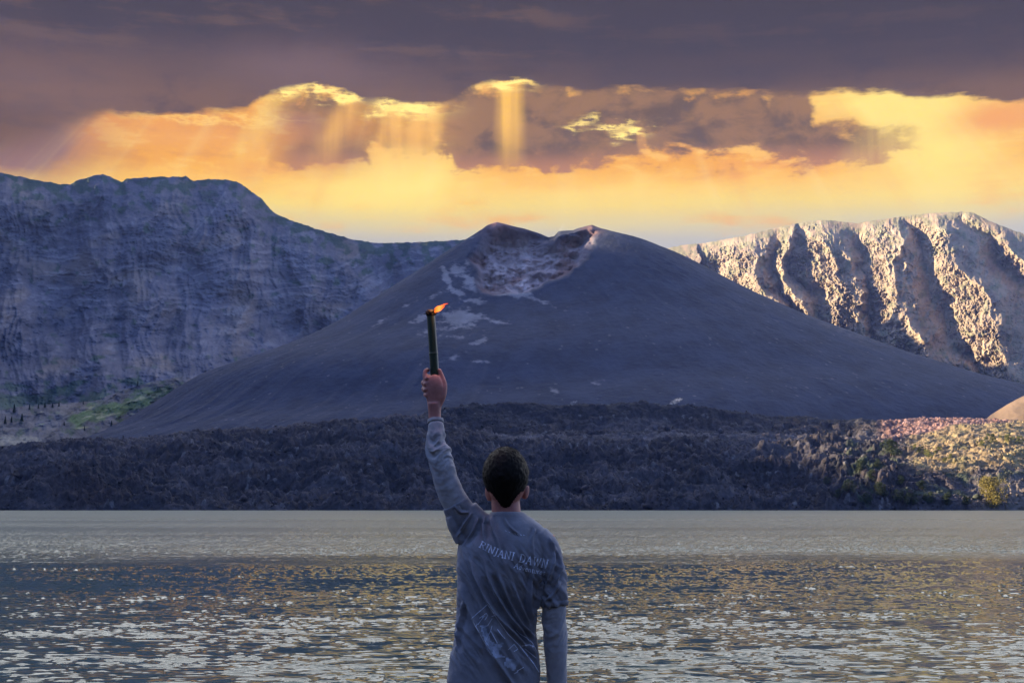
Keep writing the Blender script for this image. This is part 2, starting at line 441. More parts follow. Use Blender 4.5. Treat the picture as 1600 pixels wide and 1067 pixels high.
T = blend(T, sstep(0.0, 0.5, fbm(PX*0.05, PY*0.06, 4, 55) + 0.9*np.exp(-drop/45.0) - 0.45)*0.85, grn*0.9)
T = blend(T, sstep(0.3, 0.65, fbm(PX*0.035, PY*0.06, 4, 56) - 0.2*zone)*0.6, dk)
T = blend(T, sstep(-0.1, 0.4, fbm(PX*0.03, PY*0.06, 4, 59) + (PY-600)/60.0)*0.8*sstep(300, 250, PX), grn)
# narrow pale scree chutes below the summit
for (pts) in ([(352,300),(338,322),(325,340),(308,358),(300,372)], [(384,322),(378,332),(370,336)]):
    q = np.array(pts, float)
    xx = np.interp(PY, q[:,1], q[:,0]); m = np.exp(-((PX-xx)/(1.6))**2)*((PY > q[0,1]) & (PY < q[-1,1]))
    T = blend(T, m*0.4, np.array([0.30,0.27,0.26]))
T = np.concatenate([np.repeat(T[:1], 3, 0), T], 0)
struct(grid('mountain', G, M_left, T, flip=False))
# the wall goes on round the lake, outside the frame to the left; its crest heights are shaped to keep the cone and the lake in shade
wy_ = np.linspace(-2500, 3050, 420); ws_ = np.linspace(-1, 1, 90)
WZ = ip(wy_, [(-2500,650),(-1000,520),(0,430),(700,410),(900,384),(1067,374),(1230,400),(1360,432),(1401,447),(1440,478),(1481,492),(1530,545),(1600,585),(1700,625),(1900,668),(2020,712),(2600,880),(2800,1050),(3050,1080)])
IN = ip(wy_, [(-2500,600),(1700,560),(2200,330),(2600,200),(3050,180)])
S2 = ws_[None]; Y2 = np.repeat(wy_[:, None], 90, 1)
XW = -1400 + np.where(S2 > 0, S2*IN[:, None], S2*1100)
hW = np.where(S2 > 0, (1-S2)**1.25, (1+S2)**1.1)
ZW = WZ[:, None]*hW + 30*fbm(XW*0.006, Y2*0.006, 5, 90)*np.minimum(1, 6*np.abs(S2))*hW - 5
G = np.stack([XW, Y2, ZW], -1)
struct(grid('mountain', G, M_left, np.ones(G.shape)*base_c, flip=True))

# the caldera wall behind the shore, unseen behind the camera; added to cut the low sky light
a2 = np.radians(np.linspace(92, 262, 150))[None]; t3 = np.linspace(0, 1, 60)[:, None]
RB = 75 + 420*t3 + 30*fbm(a2*5, t3*3, 3, 96); ZB = 1.0 + 260*sstep(0.0, 1.0, t3)*(0.85+0.2*fbm(a2*4, t3*0, 3, 97)) + 6*fbm(a2*30, t3*10, 4, 98)*sstep(0, .3, t3)
G = np.stack([np.sin(a2)*RB, np.cos(a2)*RB, ZB], -1)
struct(grid('hills', G, M_left, np.ones(G.shape)*np.array([0.05,0.055,0.04])))

# ------------------------------------------------------------------ right caldera wall (sunlit ribs)
M_right = terrain_mat('sunlit_caldera_rock', 0.015, 0.05, 3.5, 0.25, 0.45)
R_RIDGE = [(860,470),(1000,405),(1040,389),(1065,383),(1100,380),(1170,367),(1200,359),(1235,351),(1270,345),(1290,344),(1340,349),(1370,344),(1400,340),(1430,336),(1460,333),(1500,331),(1522,333),(1545,345),(1570,355),(1600,366),(1650,382),(1750,400),(1900,380),(2200,420)]
px = np.concatenate([np.linspace(860, 1000, 30), np.linspace(1003, 1660, 1000), np.linspace(1665, 2200, 60)])
ridge = ip(px, R_RIDGE) + 1.2*fbm(px*0.09, px*0, 4, 111) + 0.7*fbm(px*0.5, px*0, 3, 114)
nrow = 640
tt = np.linspace(0, 1, nrow)[:, None]
PX = np.repeat(px[None, :], nrow, 0); PY = ridge[None] + tt*(650-ridge[None]); drop = PY - ridge[None]
Rd = ip(px, [(860,4300),(1050,4180),(1600,3640),(1750,3500),(2200,3150)])[None]
lines = [  # alternating crest (+1) and gully (-1): px at rows 340,380,420,460,500,540,580,640
 (-1, [1080,1090,1100,1120,1140,1160,1180,1210]),
 (+1, [1186,1180,1177,1198,1220,1240,1260,1290]),
 (-1, [1200,1215,1213,1219,1243,1262,1280,1305]),
 (+1, [1236,1235,1228,1235,1262,1290,1310,1340]),
 (-1, [1238,1249,1236,1268,1284,1305,1325,1350]),
 (+1, [1288,1302,1334,1340,1346,1355,1370,1390]),
 (-1, [1338,1346,1350,1354,1362,1372,1390,1410]),
 (+1, [1396,1398,1402,1404,1412,1442,1460,1480]),
 (-1, [1414,1434,1451,1464,1480,1500,1522,1550]),
 (+1, [1462,1484,1510,1546,1552,1566,1577,1595]),
 (-1, [1508,1546,1582,1640,1690,1720,1740,1760]),
 (+1, [1546,1573,1604,1660,1715,1740,1760,1780]),
 (-1, [1660,1700,1740,1780,1800,1820,1840,1860]),
 (+1, [1800,1820,1840,1880,1900,1920,1940,1960])]
rows = [340,380,420,460,500,540,580,640]
wpx = PX + 16*fbm(PX*0.018, PY*0.018, 4, 120) + 4*fbm(PX*0.1, PY*0.08, 3, 124); wpy = PY
LX = np.stack([np.interp(wpy, rows, l[1]) for l in lines], 0); sg = [l[0] for l in lines]
saw = np.zeros(PX.shape); lit_f = np.ones(PX.shape); lit_w = np.zeros(PX.shape)
for i in range(len(lines)-1):
    m = (wpx >= LX[i]) & (wpx < LX[i+1]); f_ = np.clip((wpx-LX[i])/np.maximum(LX[i+1]-LX[i], 1), 0, 1)
    a_ = sg[i]*np.minimum(1, (LX[i+1]-LX[i])/55.0)
    lit_f = np.where(m, 1.0 if sg[i] < 0 else 0.0, lit_f); lit_w = np.where(m, np.minimum(f_, 1-f_), lit_w)
    w_ = np.minimum(1.25, 0.30+(LX[i+1]-LX[i])/75.0)
    saw = np.where(m, (sg[i]*(1-f_) + sg[i+1]*f_), saw)
env = sstep(-8, 35, drop)
lit_s = lit_f*np.clip(lit_w*5, 0, 1) + (1-lit_f)*0
env = env*(0.55+0.45*sstep(5, 50, drop))
med = ridg(wpx*0.040 - PY*0.012, PY*0.011, 3, 130, 0.6)
fine = ridg(wpx*0.15 - PY*0.04, PY*0.035, 4, 134, 0.6)
blk = fbm(PX*0.16, PY*0.16, 4, 138, 0.65)
smooth_zone = np.clip(sstep(1560, 1600, PX + 0.3*(PY-400)*-1) + sstep(1395,1420,PX)*sstep(1470,1440,PX-0.35*(PY-400)), 0, 1)
rgh = 1 - 0.75*smooth_zone
disp = env*(82*(1-0.35*np.exp(-((PX-1325)/50)**2))*saw*(0.85+0.4*fbm(PX*0.012, PY*0.02, 2, 150)) + (0.35+0.65*lit_s)*26*fbm(PX*0.022+0.4*blk, PY*0.018, 3, 152) + ((10 + 12*np.exp(-((PX-1325)/55)**2))*med + (3.5 + 4*np.exp(-((PX-1325)/55)**2))*fine + 2.2*blk)*rgh*(0.15+0.85*lit_s))
D = Rd - 1.35*(PY - ip(px, R_RIDGE)[None]) - disp + 60
G = P(PX, PY, D)
bk = []
for k_ in (1, 2, 3):
    q = G[0].copy(); q *= 1 + 0.08*k_; q[:, 2] = G[0][:, 2] - 170*k_; bk.append(q)
G = np.concatenate([np.array(bk[::-1]), G], 0)
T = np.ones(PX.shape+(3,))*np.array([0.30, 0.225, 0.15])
T = blend(T, sstep(0.0, 0.7, fbm(PX*0.03, PY*0.05, 4, 140))*0.6, np.array([0.29,0.23,0.155]))
T = blend(T, sstep(0.1, 0.7, fbm(PX*0.05, PY*0.05, 4, 143))*0.6, np.array([0.19,0.135,0.105]))
T = blend(T, sstep(-0.05, 0.5, fbm(PX*0.06, PY*0.07, 4, 146) + 0.5*np.exp(-drop/40)-0.2)*0.55, np.array([0.13,0.15,0.08]))
T = blend(T, sstep(0.3, 0.7, fbm(PX*0.2, PY*0.2, 3, 149))*0.5, np.array([0.12,0.11,0.09]))
T = np.concatenate([np.repeat(T[:1], 3, 0), T], 0)
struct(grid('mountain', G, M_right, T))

# ------------------------------------------------------------------ the volcano cone
M_cone = terrain_mat('cinder_slope', 0.03, 0.12, 3.0, 0.25, 1.0, 0.7)
CX0, CY0 = 45.0, 1830.0
Lp = [(-350,800),(-150,775),(0,730),(100,693),(190,664),(300,590),(420,549),(470,531),(520,507),(560,481),(600,457),(640,430),(680,404),(720,378),(740,366),(762,352),(776,347),(795,352),(820,358),(845,366),(857,371)]
Rp = [(857,371),(866,369),(873,361),(895,360),(905,356),(925,351),(938,357),(975,366),(1010,375),(1040,386),(1070,400),(1110,420),(1150,442),(1200,467),(1250,488),(1320,514),(1400,544),(1480,570),(1540,587),(1600,601),(1680,625),(1780,665),(1900,740),(2100,800)]
def prof(pts):
    q = np.array([P(a, b_, CY0) for a, b_ in pts]); return q[:, 0], q[:, 2]
lx, lz = prof(Lp); rx, rz = prof(Rp)
ax = np.concatenate([lx, rx[1:]]); az_ = np.concatenate([lz, rz[1:]])
def fit_profile(n_it=5):
    # the outline seen from the shore is the cone's tangent edge: settle the profile so that edge has the photographed shape
    global ax, az_
    xs_ = np.linspace(-1000, 1300, 700); ys_ = np.linspace(1150, 1960, 160); XX_, YY_ = np.meshgrid(xs_, ys_)
    tp = np.array(Lp[2:] + Rp[1:], float)
    for _ in range(n_it):
        px_, py_ = proj(XX_, YY_, cone_h(XX_, YY_)); b_ = np.round(px_/4).astype(int)
        cur = np.full(1200, 1e9); m_ = (b_ >= 0) & (b_ < 1200); np.minimum.at(cur, b_[m_], py_[m_])
        c_ = np.interp(tp[:, 0], np.arange(1200)[cur < 1e8]*4.0, cur[cur < 1e8])
        tx = np.array([P(a_, 500.0, CY0)[0] for a_ in tp[:, 0]])
        err = np.clip(tp[:, 1]-c_, -25, 25)*0.8; err[(tp[:, 0] > 740) & (tp[:, 0] < 945)] = 0
        az_ = az_ - np.interp(ax, tx, err)*CY0/F
def cone_h(X, Y):
    dx, dy = X-CX0, Y-CY0
    # the summit ridge runs left-right for about 150 m; beyond it the slopes fall away radially
    cx = np.clip(X, -30, 112)
    rr = np.hypot(X-cx, dy*np.where(dy < 0, 1.30 + 0.20*sstep(150, 500, X), 1.0))
    w = 0.5 + 0.5*np.clip(dx/np.maximum(np.hypot(dx, dy), 1), -1, 1)
    hL = np.interp(-rr-30, ax, az_); hR = np.interp(rr+112, ax, az_)
    side = np.where(w < 0.5, 1, 0)
    h = hL*(1-w) + hR*w
    top = np.interp(X, ax, az_)
    inside = (X > -30) & (X < 112)
    edge = np.where(inside, top, h)
    k = np.clip(rr/70.0, 0, 1)
    hm = h - (hL*(1-w)+hR*w)*0
    peak = np.interp(cx, ax, az_)
    ref = np.interp(-30., ax, az_)*(1-w) + np.interp(112., ax, az_)*w
    return h + (peak-ref)*np.exp(-(rr/38.0)**2)
fit_profile()
_dx = np.linspace(ax[0], ax[-1], 1400); _dz = np.interp(_dx, ax, az_); _st = _dx[1]-_dx[0]
_k = np.exp(-0.5*(np.arange(-60, 61)*_st/24.0)**2); _k /= _k.sum()
_sm = np.convolve(np.pad(_dz, 60, mode='edge'), _k, 'valid')
_w = sstep(-60, -110, _dx) + sstep(150, 200, _dx)
ax, az_ = _dx, _dz*(1-_w) + _sm*_w
ncol, nrw = 1150, 640
xs = np.linspace(-700, 960, ncol); yy_ = np.concatenate([np.linspace(1120, 1800, nrw-130), np.linspace(1802, 1900, 80), np.linspace(1910, 2500, 50)])
XX, YY = np.meshgrid(xs, yy_)
ZZ = cone_h(XX, YY)
PX, PY = proj(XX, YY, ZZ)
ang = np.arctan2(YY-CY0+1e-6, XX-CX0); rad = np.hypot(XX-CX0, YY-CY0)
sil = np.exp(-((YY-CY0)/60.0)**2)
gul = ridg(ang*9, rad*0.004, 4, 200, 0.6)*0.55 + fbm(XX*0.02, YY*0.01, 4, 204)*0.9 + fbm(XX*0.15, YY*0.15, 4, 206)*0.35
leftg = sstep(560, 300, PX)*ridg(ang*22 + 0.6*fbm(XX*.01, YY*.01, 3, 3), rad*0.003, 3, 208)*1.1
ZZ = ZZ + (gul + leftg)*(1-0.5*sil)
# breached crater: a bowl eaten into the front of the summit
def poly_sdf(px, py, poly):
    q = np.array(poly, float); dmin = np.full(px.shape, 1e9); inside = np.zeros(px.shape, bool)
    for i in range(len(q)):
        a, b_ = q[i], q[(i+1) % len(q)]; e = b_-a; wx_, wy_ = px-a[0], py-a[1]
        t_ = np.clip((wx_*e[0]+wy_*e[1])/(e@e), 0, 1)
        dmin = np.minimum(dmin, np.hypot(wx_-e[0]*t_, wy_-e[1]*t_))
        c_ = ((a[1] > py) != (b_[1] > py)) & (px < (b_[0]-a[0])*(py-a[1])/((b_[1]-a[1]) or 1e-9) + a[0])
        inside ^= c_
    return np.where(inside, dmin, -dmin)
bowl = [(762,362),(790,356),(820,362),(848,370),(868,374),(890,366),(915,360),(934,362),(932,378),(920,398),(905,415),(885,432),(858,446),(835,455),(800,461),(775,462),(750,458),(742,440),(740,420),(730,405),(738,385),(750,372)]
wn = 8*fbm(XX*0.035, YY*0.02, 4, 210)
sd = poly_sdf(PX + wn, PY + wn*0.5, bowl)
near = (YY < 1835)
inb = sstep(-4, 17, sd)*near
YD = YY + inb*34 + inb*(11*ridg(XX*0.02, ZZ*0.028, 4, 212, 0.6) + 7*fbm(XX*0.09, ZZ*0.09, 4, 216, 0.6)) - 30*0
rimb = np.exp(-((sd+1)/4.0)**2)*near
ZZ = ZZ + rimb*1.5*sstep(380, 430, PY)
T = np.ones(XX.shape+(3,))*np.array([0.031, 0.037, 0.060])
T = blend(T, sstep(-0.2, 0.6, fbm(XX*0.006, YY*0.006, 4, 220))*0.22, np.array([0.044,0.044,0.061]))
T = blend(T, sstep(0.1, 0.8, fbm(ang*30, rad*0.01, 4, 222))*sstep(900, 650, PX)*0.25, np.array([0.10,0.09,0.10]))
red = sstep(-0.1, 0.6, fbm(XX*0.02, ZZ*0.03, 4, 224))
bc = blend(np.ones(XX.shape+(3,))*np.array([0.36,0.27,0.26]), red, np.array([0.28,0.16,0.13]))
bc = blend(bc, sstep(0.1, 0.6, fbm(XX*0.035, ZZ*0.035, 5, 226)), np.array([0.50,0.39,0.37]))
bc = blend(bc, 0.35*sstep(0.35, 0.7, fbm(XX*0.03, ZZ*0.05, 4, 228)), np.array([0.055,0.045,0.05]))
T = T*(1-inb[..., None]) + bc*inb[..., None]
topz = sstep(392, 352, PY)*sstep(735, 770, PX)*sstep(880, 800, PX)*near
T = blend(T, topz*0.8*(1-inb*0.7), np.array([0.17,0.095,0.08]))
T = blend(T, np.exp(-((PX-926)/16)**2-((PY-357)/9)**2)*0.85, np.array([0.24,0.13,0.105]))  # warm sun on the right summit tip, put into the rock colour
T = blend(T, np.exp(-((PX-781)/16)**2-((PY-352)/7)**2)*0.9, np.array([0.30,0.15,0.12]))  # the same painted sun glow on the left tip
pg = lambda x0, y0, wx_, wy_, an=0.0: np.exp(-(((PX-x0)*math.cos(an)+(PY-y0)*math.sin(an))/wx_)**2 - ((-(PX-x0)*math.sin(an)+(PY-y0)*math.cos(an))/wy_)**2)
nn = fbm(PX*0.05, PY*0.12, 5, 230, 0.65)
for (x0, y0, wx_, wy_, an, k_) in [(722,497,30,12,0.05,1.5),(662,497,18,5,-0.3,1.1),(698,435,5,20,-0.35,1.5),(715,458,16,5,0.2,1.1),(740,470,20,5,0.1,0.8),(805,462,18,4,0,1.3),(782,461,14,3,0,0.9),(752,533,16,4,-0.3,1.0),(752,565,26,3,0,0.7),(678,463,10,4,-0.4,1.1),(840,470,25,4,0.2,0.5),(870,480,40,6,0.3,0.35),(640,475,16,2,-0.4,0.6),(865,610,12,6,0.6,0.4),(940,600,60,10,0.0,0.3),(745,380,18,22,0,0.35),(716,425,20,16,0.6,0.75),(735,445,14,10,0.4,0.9),(690,520,50,10,0.1,0.45),(765,500,35,7,0.2,0.5),(700,560,60,8,-0.2,0.35),(600,500,30,5,-0.5,0.35)]:
    T = blend(T, np.clip(sstep(0.15, 0.75, pg(x0,y0,wx_,wy_,an)*k_ + 0.55*nn*sstep(0.05,0.4,pg(x0,y0,wx_*1.3,wy_*1.3,an)*k_) - 0.12), 0, 1)*near*0.85, np.array([0.235,0.215,0.225]))
for (x0, x1, y0, y1) in [(1255,1310,490,540),(1300,1420,505,590)]:
    m = np.exp(-((PY-(y0+(PX-x0)/(x1-x0)*(y1-y0)*0.5))/7.0)**2)*sstep(x0-10,x0+20,PX)*sstep(x1+80,x1,PX)
    T = blend(T, m*0.35*(0.6+nn), np.array([0.12,0.10,0.10]))
sp_ = _h(np.floor(XX/2.2), np.floor(YY/3.0), 240)
T = blend(T, (sp_ > 0.994)*0.8*sstep(380, 560, PY), np.array([0.11,0.105,0.115]))
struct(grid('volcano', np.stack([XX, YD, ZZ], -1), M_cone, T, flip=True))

# ------------------------------------------------------------------ green slope in the left valley
M_val = terrain_mat('valley_slope_soil', 0.03, 0.1, 3.0, 0.35, 1.0)
px = np.linspace(-260, 420, 520); nrow = 200
top = ip(px, [(-260,650),(0,640),(40,634),(100,630),(150,626),(190,610),(240,596),(285,588),(330,600),(420,640)]) + 1.5*fbm(px*0.08, px*0, 4, 300)
tt = np.linspace(0, 1, nrow)[:, None]
PX = np.repeat(px[None], nrow, 0); PY = top[None] + tt*(712-top[None])
D = ip(px, [(-260,1450),(100,1680),(200,1860),(420,1960)])[None] - tt*170 - 8*ridg(PX*0.02+tt, PY*0.02, 4, 302, 0.6) - 4*fbm(PX*0.1, PY*0.1, 4, 305)
G = P(PX, PY, D); q = G[0].copy(); q *= 1.12; q[:, 2] = 5; G = np.concatenate([q[None], G], 0)
T = np.ones(PX.shape+(3,))*np.array([0.105,0.095,0.10])
T = blend(T, sstep(0.0, 0.6, fbm(PX*0.02, PY*0.04, 4, 310))*0.6, np.array([0.15,0.125,0.11]))
gz = np.exp(-((PY-(668-0.33*(PX-90)))/15)**2)*sstep(80,140,PX)*sstep(300,250,PX)
T = blend(T, sstep(0.25, 0.8, gz + 0.6*fbm(PX*0.04, PY*0.07, 4, 312))*0.9, np.array([0.085,0.125,0.045]))
T = blend(T, sstep(0.62, 0.95, gz*0.6 + 0.9*fbm(PX*0.03+9, PY*0.10+0.02*PX, 4, 314))*0.85, np.array([0.26,0.25,0.14]))
T = blend(T, sstep(0.3, 0.7, np.exp(-((PX-25)/38)**2-((PY-688)/10)**2)+0.4*fbm(PX*0.06,PY*0.1,3,316))*0.8*sstep(110,60,PX), np.array([0.24,0.21,0.16]))
T = blend(T, np.exp(-((PX-165)/9)**2-((PY-611)/7)**2)*0.8, np.array([0.26,0.21,0.19]))
T = blend(T, sstep(0.3,0.7, fbm(PX*0.05, PY*0.05, 4, 318))*0.7*sstep(220,120,PX), np.array([0.045,0.07,0.04]))
T = np.concatenate([T[:1], T], 0)
valley_o = grid('hills', G, M_val, T); struct(valley_o)

# ------------------------------------------------------------------ lava field on the far shore
M_lava = terrain_mat('lava_rubble', 0.25, 0.6, 0.9, 0.45, 1.0, 0.9)
LPX = [-250,0,80,150,230,300,450,560,640,700,740,800,900,1000,1100,1200,1300,1400,1450,1500,1560,1640,1850]
LV = {  # distance -> row in the photo, per column
 949: [801]*23,
 956: [792,790,786,782,790,788,788,788,788,789,789,790,790,790,789,788,787,786,786,785,784,784,786],
 990: [765,768,748,738,762,768,768,764,762,764,764,766,764,762,762,760,758,752,748,748,744,746,755],
 1030:[745,748,740,736,748,752,742,738,732,728,735,746,742,740,740,738,736,730,724,722,716,716,730],
 1080:[726,728,728,727,724,722,716,706,704,696,702,722,720,718,716,716,716,712,706,698,694,694,705],
 1180:[704,703,694,692,688,680,671,660,656,668,676,685,684,684,682,684,686,682,676,668,666,664,664],
 1215:[705,704,695,693,688,680,672,660,656,672,678,683,684,685,682,683,685,680,672,662,662,660,662],
 1250:[707,706,697,694,689,681,671,661,658,664,668,672,673,674,674,677,679,668,660,656,658,660,662],
 1285:[710,708,700,696,690,684,678,666,656,638,632,632,631,629,638,652,656,657,655,655,660,664,668],
 1400:[714,712,704,700,695,690,684,674,664,648,642,642,641,640,648,662,664,664,662,663,668,672,676]}
dists = sorted(LV)
ncol, nrw = 1500, 430
px = np.linspace(-250, 1850, ncol)
rr = np.concatenate([np.linspace(949, 1100, 200), np.linspace(1101, 1400, nrw-200)])
PYc = np.array([np.interp(px, LPX, LV[d_]) for d_ in dists])
PY = np.stack([np.interp(rr, dists, PYc[:, j]) for j in range(ncol)], 1)
PX = np.repeat(px[None], nrw, 0); RRg = np.repeat(rr[:, None], ncol, 1)
wv = 18*fbm(PX*0.012, RRg*0.02, 3, 400)
G = P(PX, PY, RRg)
X, Y = G[..., 0].copy(), G[..., 1].copy()
shoreline = sstep(949, 962, RRg + 6*fbm(X*0.03, X*0, 4, 402))
big = fbm(X*0.018, Y*0.018, 4, 404, 0.55)
hum = ridg(X*0.03, Y*0.03, 4, 408, 0.6)
w1 = worley(X*0.13, Y*0.13, 3); w2 = worley(X*0.36+5, Y*0.36, 4)
blk = (w1[2]-0.3)*5.6*sstep(0.0, 0.16, w1[1]-w1[0]) + (w2[2]-0.3)*2.5*sstep(0.0, 0.25, w2[1]-w2[0])
sm = 0.45 + 0.55*sstep(1190, 1120, RRg) 
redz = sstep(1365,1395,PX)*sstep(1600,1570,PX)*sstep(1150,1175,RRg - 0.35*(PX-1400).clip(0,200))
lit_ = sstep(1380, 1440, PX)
big2 = ridg(X*0.008, Y*0.02, 3, 406, 0.5)
disp = (5.0*big + 3.8*(hum-1.0) + 8.0*(big2-0.9)*sstep(955, 1000, RRg))*sm*(1-0.75*lit_) + (blk-1.2)*(0.5+0.45*sm)*(1-0.3*lit_)*(1-0.5*redz) + 0.5*fbm(X*0.8, Y*0.8, 3, 412) + redz*(w2[2]*2.6 - 1.0)
G[..., 2] += disp*shoreline*(1-0.35*sstep(1260,1285,RRg)*(1-redz)) - 3*(1-shoreline)
G[..., 1] -= 0.0
GX = G
T = np.ones(PX.shape+(3,))*np.array([0.033,0.030,0.034])
T = blend(T, sstep(-0.05, 0.4, fbm(X*0.012, Y*0.025, 5, 420))*0.9, np.array([0.068,0.060,0.064]))
T = blend(T, sstep(0.6, 0.98, w1[2])*0.45, np.array([0.080,0.062,0.060]))
T = blend(T, sstep(0.0, 0.55, 0.33-w1[2])*0.6, np.array([0.026,0.025,0.028]))
T = blend(T, sstep(1262,1275,RRg)*sstep(660,720,PX)*(1-redz)*0.9, np.array([0.022,0.022,0.028]))
T = blend(T, sstep(0.95, 0.98, w2[2])*0.6*sstep(0.0,0.6,fbm(X*0.012,Y*0.03,3,424)+0.3), np.array([0.15,0.14,0.14]))
band = np.exp(-((RRg-1195)/22)**2)*sstep(720,800,PX)*sstep(1420,1300,PX)
T = blend(T, band*0.85*(0.6+0.5*fbm(X*0.02,Y*0.1,3,426)), np.array([0.14,0.125,0.13]))
T = blend(T, sstep(0.2,0.8,np.exp(-((PX-130)/85)**2-((PY-765)/26)**2)+0.3*fbm(X*.05,Y*.05,3,428))*0.7*sstep(240,200,PX), np.array([0.030,0.022,0.022]))
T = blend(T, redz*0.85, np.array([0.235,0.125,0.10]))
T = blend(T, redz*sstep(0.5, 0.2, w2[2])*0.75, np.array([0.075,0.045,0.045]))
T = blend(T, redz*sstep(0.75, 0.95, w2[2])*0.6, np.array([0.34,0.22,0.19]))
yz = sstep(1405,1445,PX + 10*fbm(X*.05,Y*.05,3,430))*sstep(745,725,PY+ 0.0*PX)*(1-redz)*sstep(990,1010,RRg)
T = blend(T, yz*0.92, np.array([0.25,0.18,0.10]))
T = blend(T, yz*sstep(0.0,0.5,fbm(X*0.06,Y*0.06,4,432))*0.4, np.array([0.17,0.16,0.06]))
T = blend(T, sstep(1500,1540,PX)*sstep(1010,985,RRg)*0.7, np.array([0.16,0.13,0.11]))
T = blend(T, sstep(0.1,0.6,fbm(X*0.05,Y*0.05,4,434))*sstep(1290,1340,PX)*(1-yz)*(1-redz)*sstep(1180,1120,RRg)*0.7, np.array([0.045,0.06,0.035]))
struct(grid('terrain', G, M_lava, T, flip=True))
lava_G, lava_T, lava_PX, lava_R = G, T, PX, RRg

# loose boulders all over the flow: far too many to count
rng = np.random.default_rng(5)
ico = bmesh.new(); bmesh.ops.create_icosphere(ico, subdivisions=1, radius=1)
iv = np.array([v_.co[:] for v_ in ico.verts]); ifc = np.array([[v_.index for v_ in f_.verts] for f_ in ico.faces]); ico.free()
NB = 12000
ii = (rng.random(NB)**1.3*(nrw-60)).astype(int)+6; jj = rng.integers(60, ncol-60, NB)
big_ = rng.random(NB)
size = 0.4 + 0.8*big_**3 + 1.6*(big_ > 0.992)
size = np.where(lava_R[ii, jj] > 1262, size*0.7, size)
cen = lava_G[ii, jj] + np.stack([np.zeros(NB), np.zeros(NB), size*0.25], -1)
Vb = iv[None]*(1+0.28*rng.standard_normal((NB, len(iv), 1)).clip(-1.6, 1.6))*size[:, None, None]*rng.uniform(0.6, 1.3, (NB, 1, 3)) + cen[:, None]
Fb = ifc[None] + (np.arange(NB)*len(iv))[:, None, None]
Tb = lava_T[ii, jj]*rng.uniform(0.5, 1.9, (NB, 1)); Tb = np.repeat(Tb[:, None], len(iv), 1)
bo = link('rubble', mesh_np('rubble', Vb.reshape(-1, 3), Fb.reshape(-1, 3), Tb), M_lava, smooth=False)
tag(bo, 'dark jagged lava boulders strewn over the far shore', 'lava rubble', kind='stuff')

# sunlit dune at the right edge
M_dune = terrain_mat('ochre_slope', 0.05, 0.4, 0.5, 0.15, 1.0, 0.5)
px = np.linspace(1500, 2000, 300); nrow = 90
top = ip(px, [(1500,690),(1525,668),(1548,648),(1575,631),(1600,618),(1640,604),(1700,600),(2000,590)]) + 0.4*fbm(px*0.05, px*0, 3, 500)
tt = np.linspace(0, 1, nrow)[:, None]; PX = np.repeat(px[None], nrow, 0); PY = top[None] + tt*(702-top[None])
D = 1320 - tt*110 + 0.18*(1700-PX) - 3*fbm(PX*0.03, PY*0.06, 4, 502)
G = P(PX, PY, D); q = G[0].copy(); q *= 1.1; q[:, 2] = 20; G = np.concatenate([q[None], G], 0)
T = np.ones(G.shape)*np.array([0.17,0.115,0.075])
struct(grid('hills', G, M_dune, T))
# ------------------------------------------------------------------ the person holding a bamboo torch
PD = 5.7
def B(px, py, d=0.0):
    return np.array([(px-800)/390.0, PD + d, 3.0 - (py-HORIZON)/390.0])
def catmull(A_, n):
    A_ = np.asarray(A_, float); out = []
    Q = np.concatenate([[2*A_[0]-A_[1]], A_, [2*A_[-1]-A_[-2]]])
    for i in range(1, len(Q)-2):
        for k in range(n):
            t = k/n
            out.append(0.5*((2*Q[i]) + (-Q[i-1]+Q[i+1])*t + (2*Q[i-1]-5*Q[i]+4*Q[i+1]-Q[i+2])*t*t + (-Q[i-1]+3*Q[i]-3*Q[i+1]+Q[i+2])*t**3))
    out.append(A_[-1]); return np.array(out)
def tube(pts, rad, sub=4, n=24, dispf=None, horiz=False, cap=True, ref=(0,1,0)):
    """pts Nx3, rad N x 2 (across, along view) -> verts, faces of a closed tube"""
    pts = np.asarray(pts, float); rad = np.asarray(rad, float)
    if rad.ndim == 1: rad = np.stack([rad, rad], 1)
    C = catmull(np.concatenate([pts, rad], 1), sub); p_, r_ = C[:, :3], np.maximum(C[:, 3:], 1e-4)
    tg = np.gradient(p_, axis=0); tg /= np.linalg.norm(tg, axis=1)[:, None]
    if horiz: tg[:] = (0, 0, 1)
    ref = np.array(ref, float)
    a_ = np.cross(ref[None], tg); a_ /= np.linalg.norm(a_, axis=1)[:, None]
    b_ = np.cross(tg, a_)
    th = np.linspace(0, 2*np.pi, n, endpoint=False)
    V = p_[:, None] + a_[:, None]*(r_[:, 0][:, None]*np.cos(th))[..., None] + b_[:, None]*(r_[:, 1][:, None]*np.sin(th))[..., None]
    if dispf is not None:
        s_ = np.concatenate([[0], np.cumsum(np.linalg.norm(np.diff(p_, axis=0), axis=1))])
        dd = dispf(np.repeat(s_[:, None], n, 1), np.repeat(th[None], len(p_), 0))
        nrm = V - p_[:, None]; nrm /= np.linalg.norm(nrm, axis=2)[..., None]; V = V + nrm*dd[..., None]
    m = len(p_); f = [tuple(q) for q in grid_faces(m, n, True)]
    V = V.reshape(-1, 3)
    if cap:
        f.append(tuple(range(n-1, -1, -1))); f.append(tuple((m-1)*n + k for k in range(n)))
    return V, f
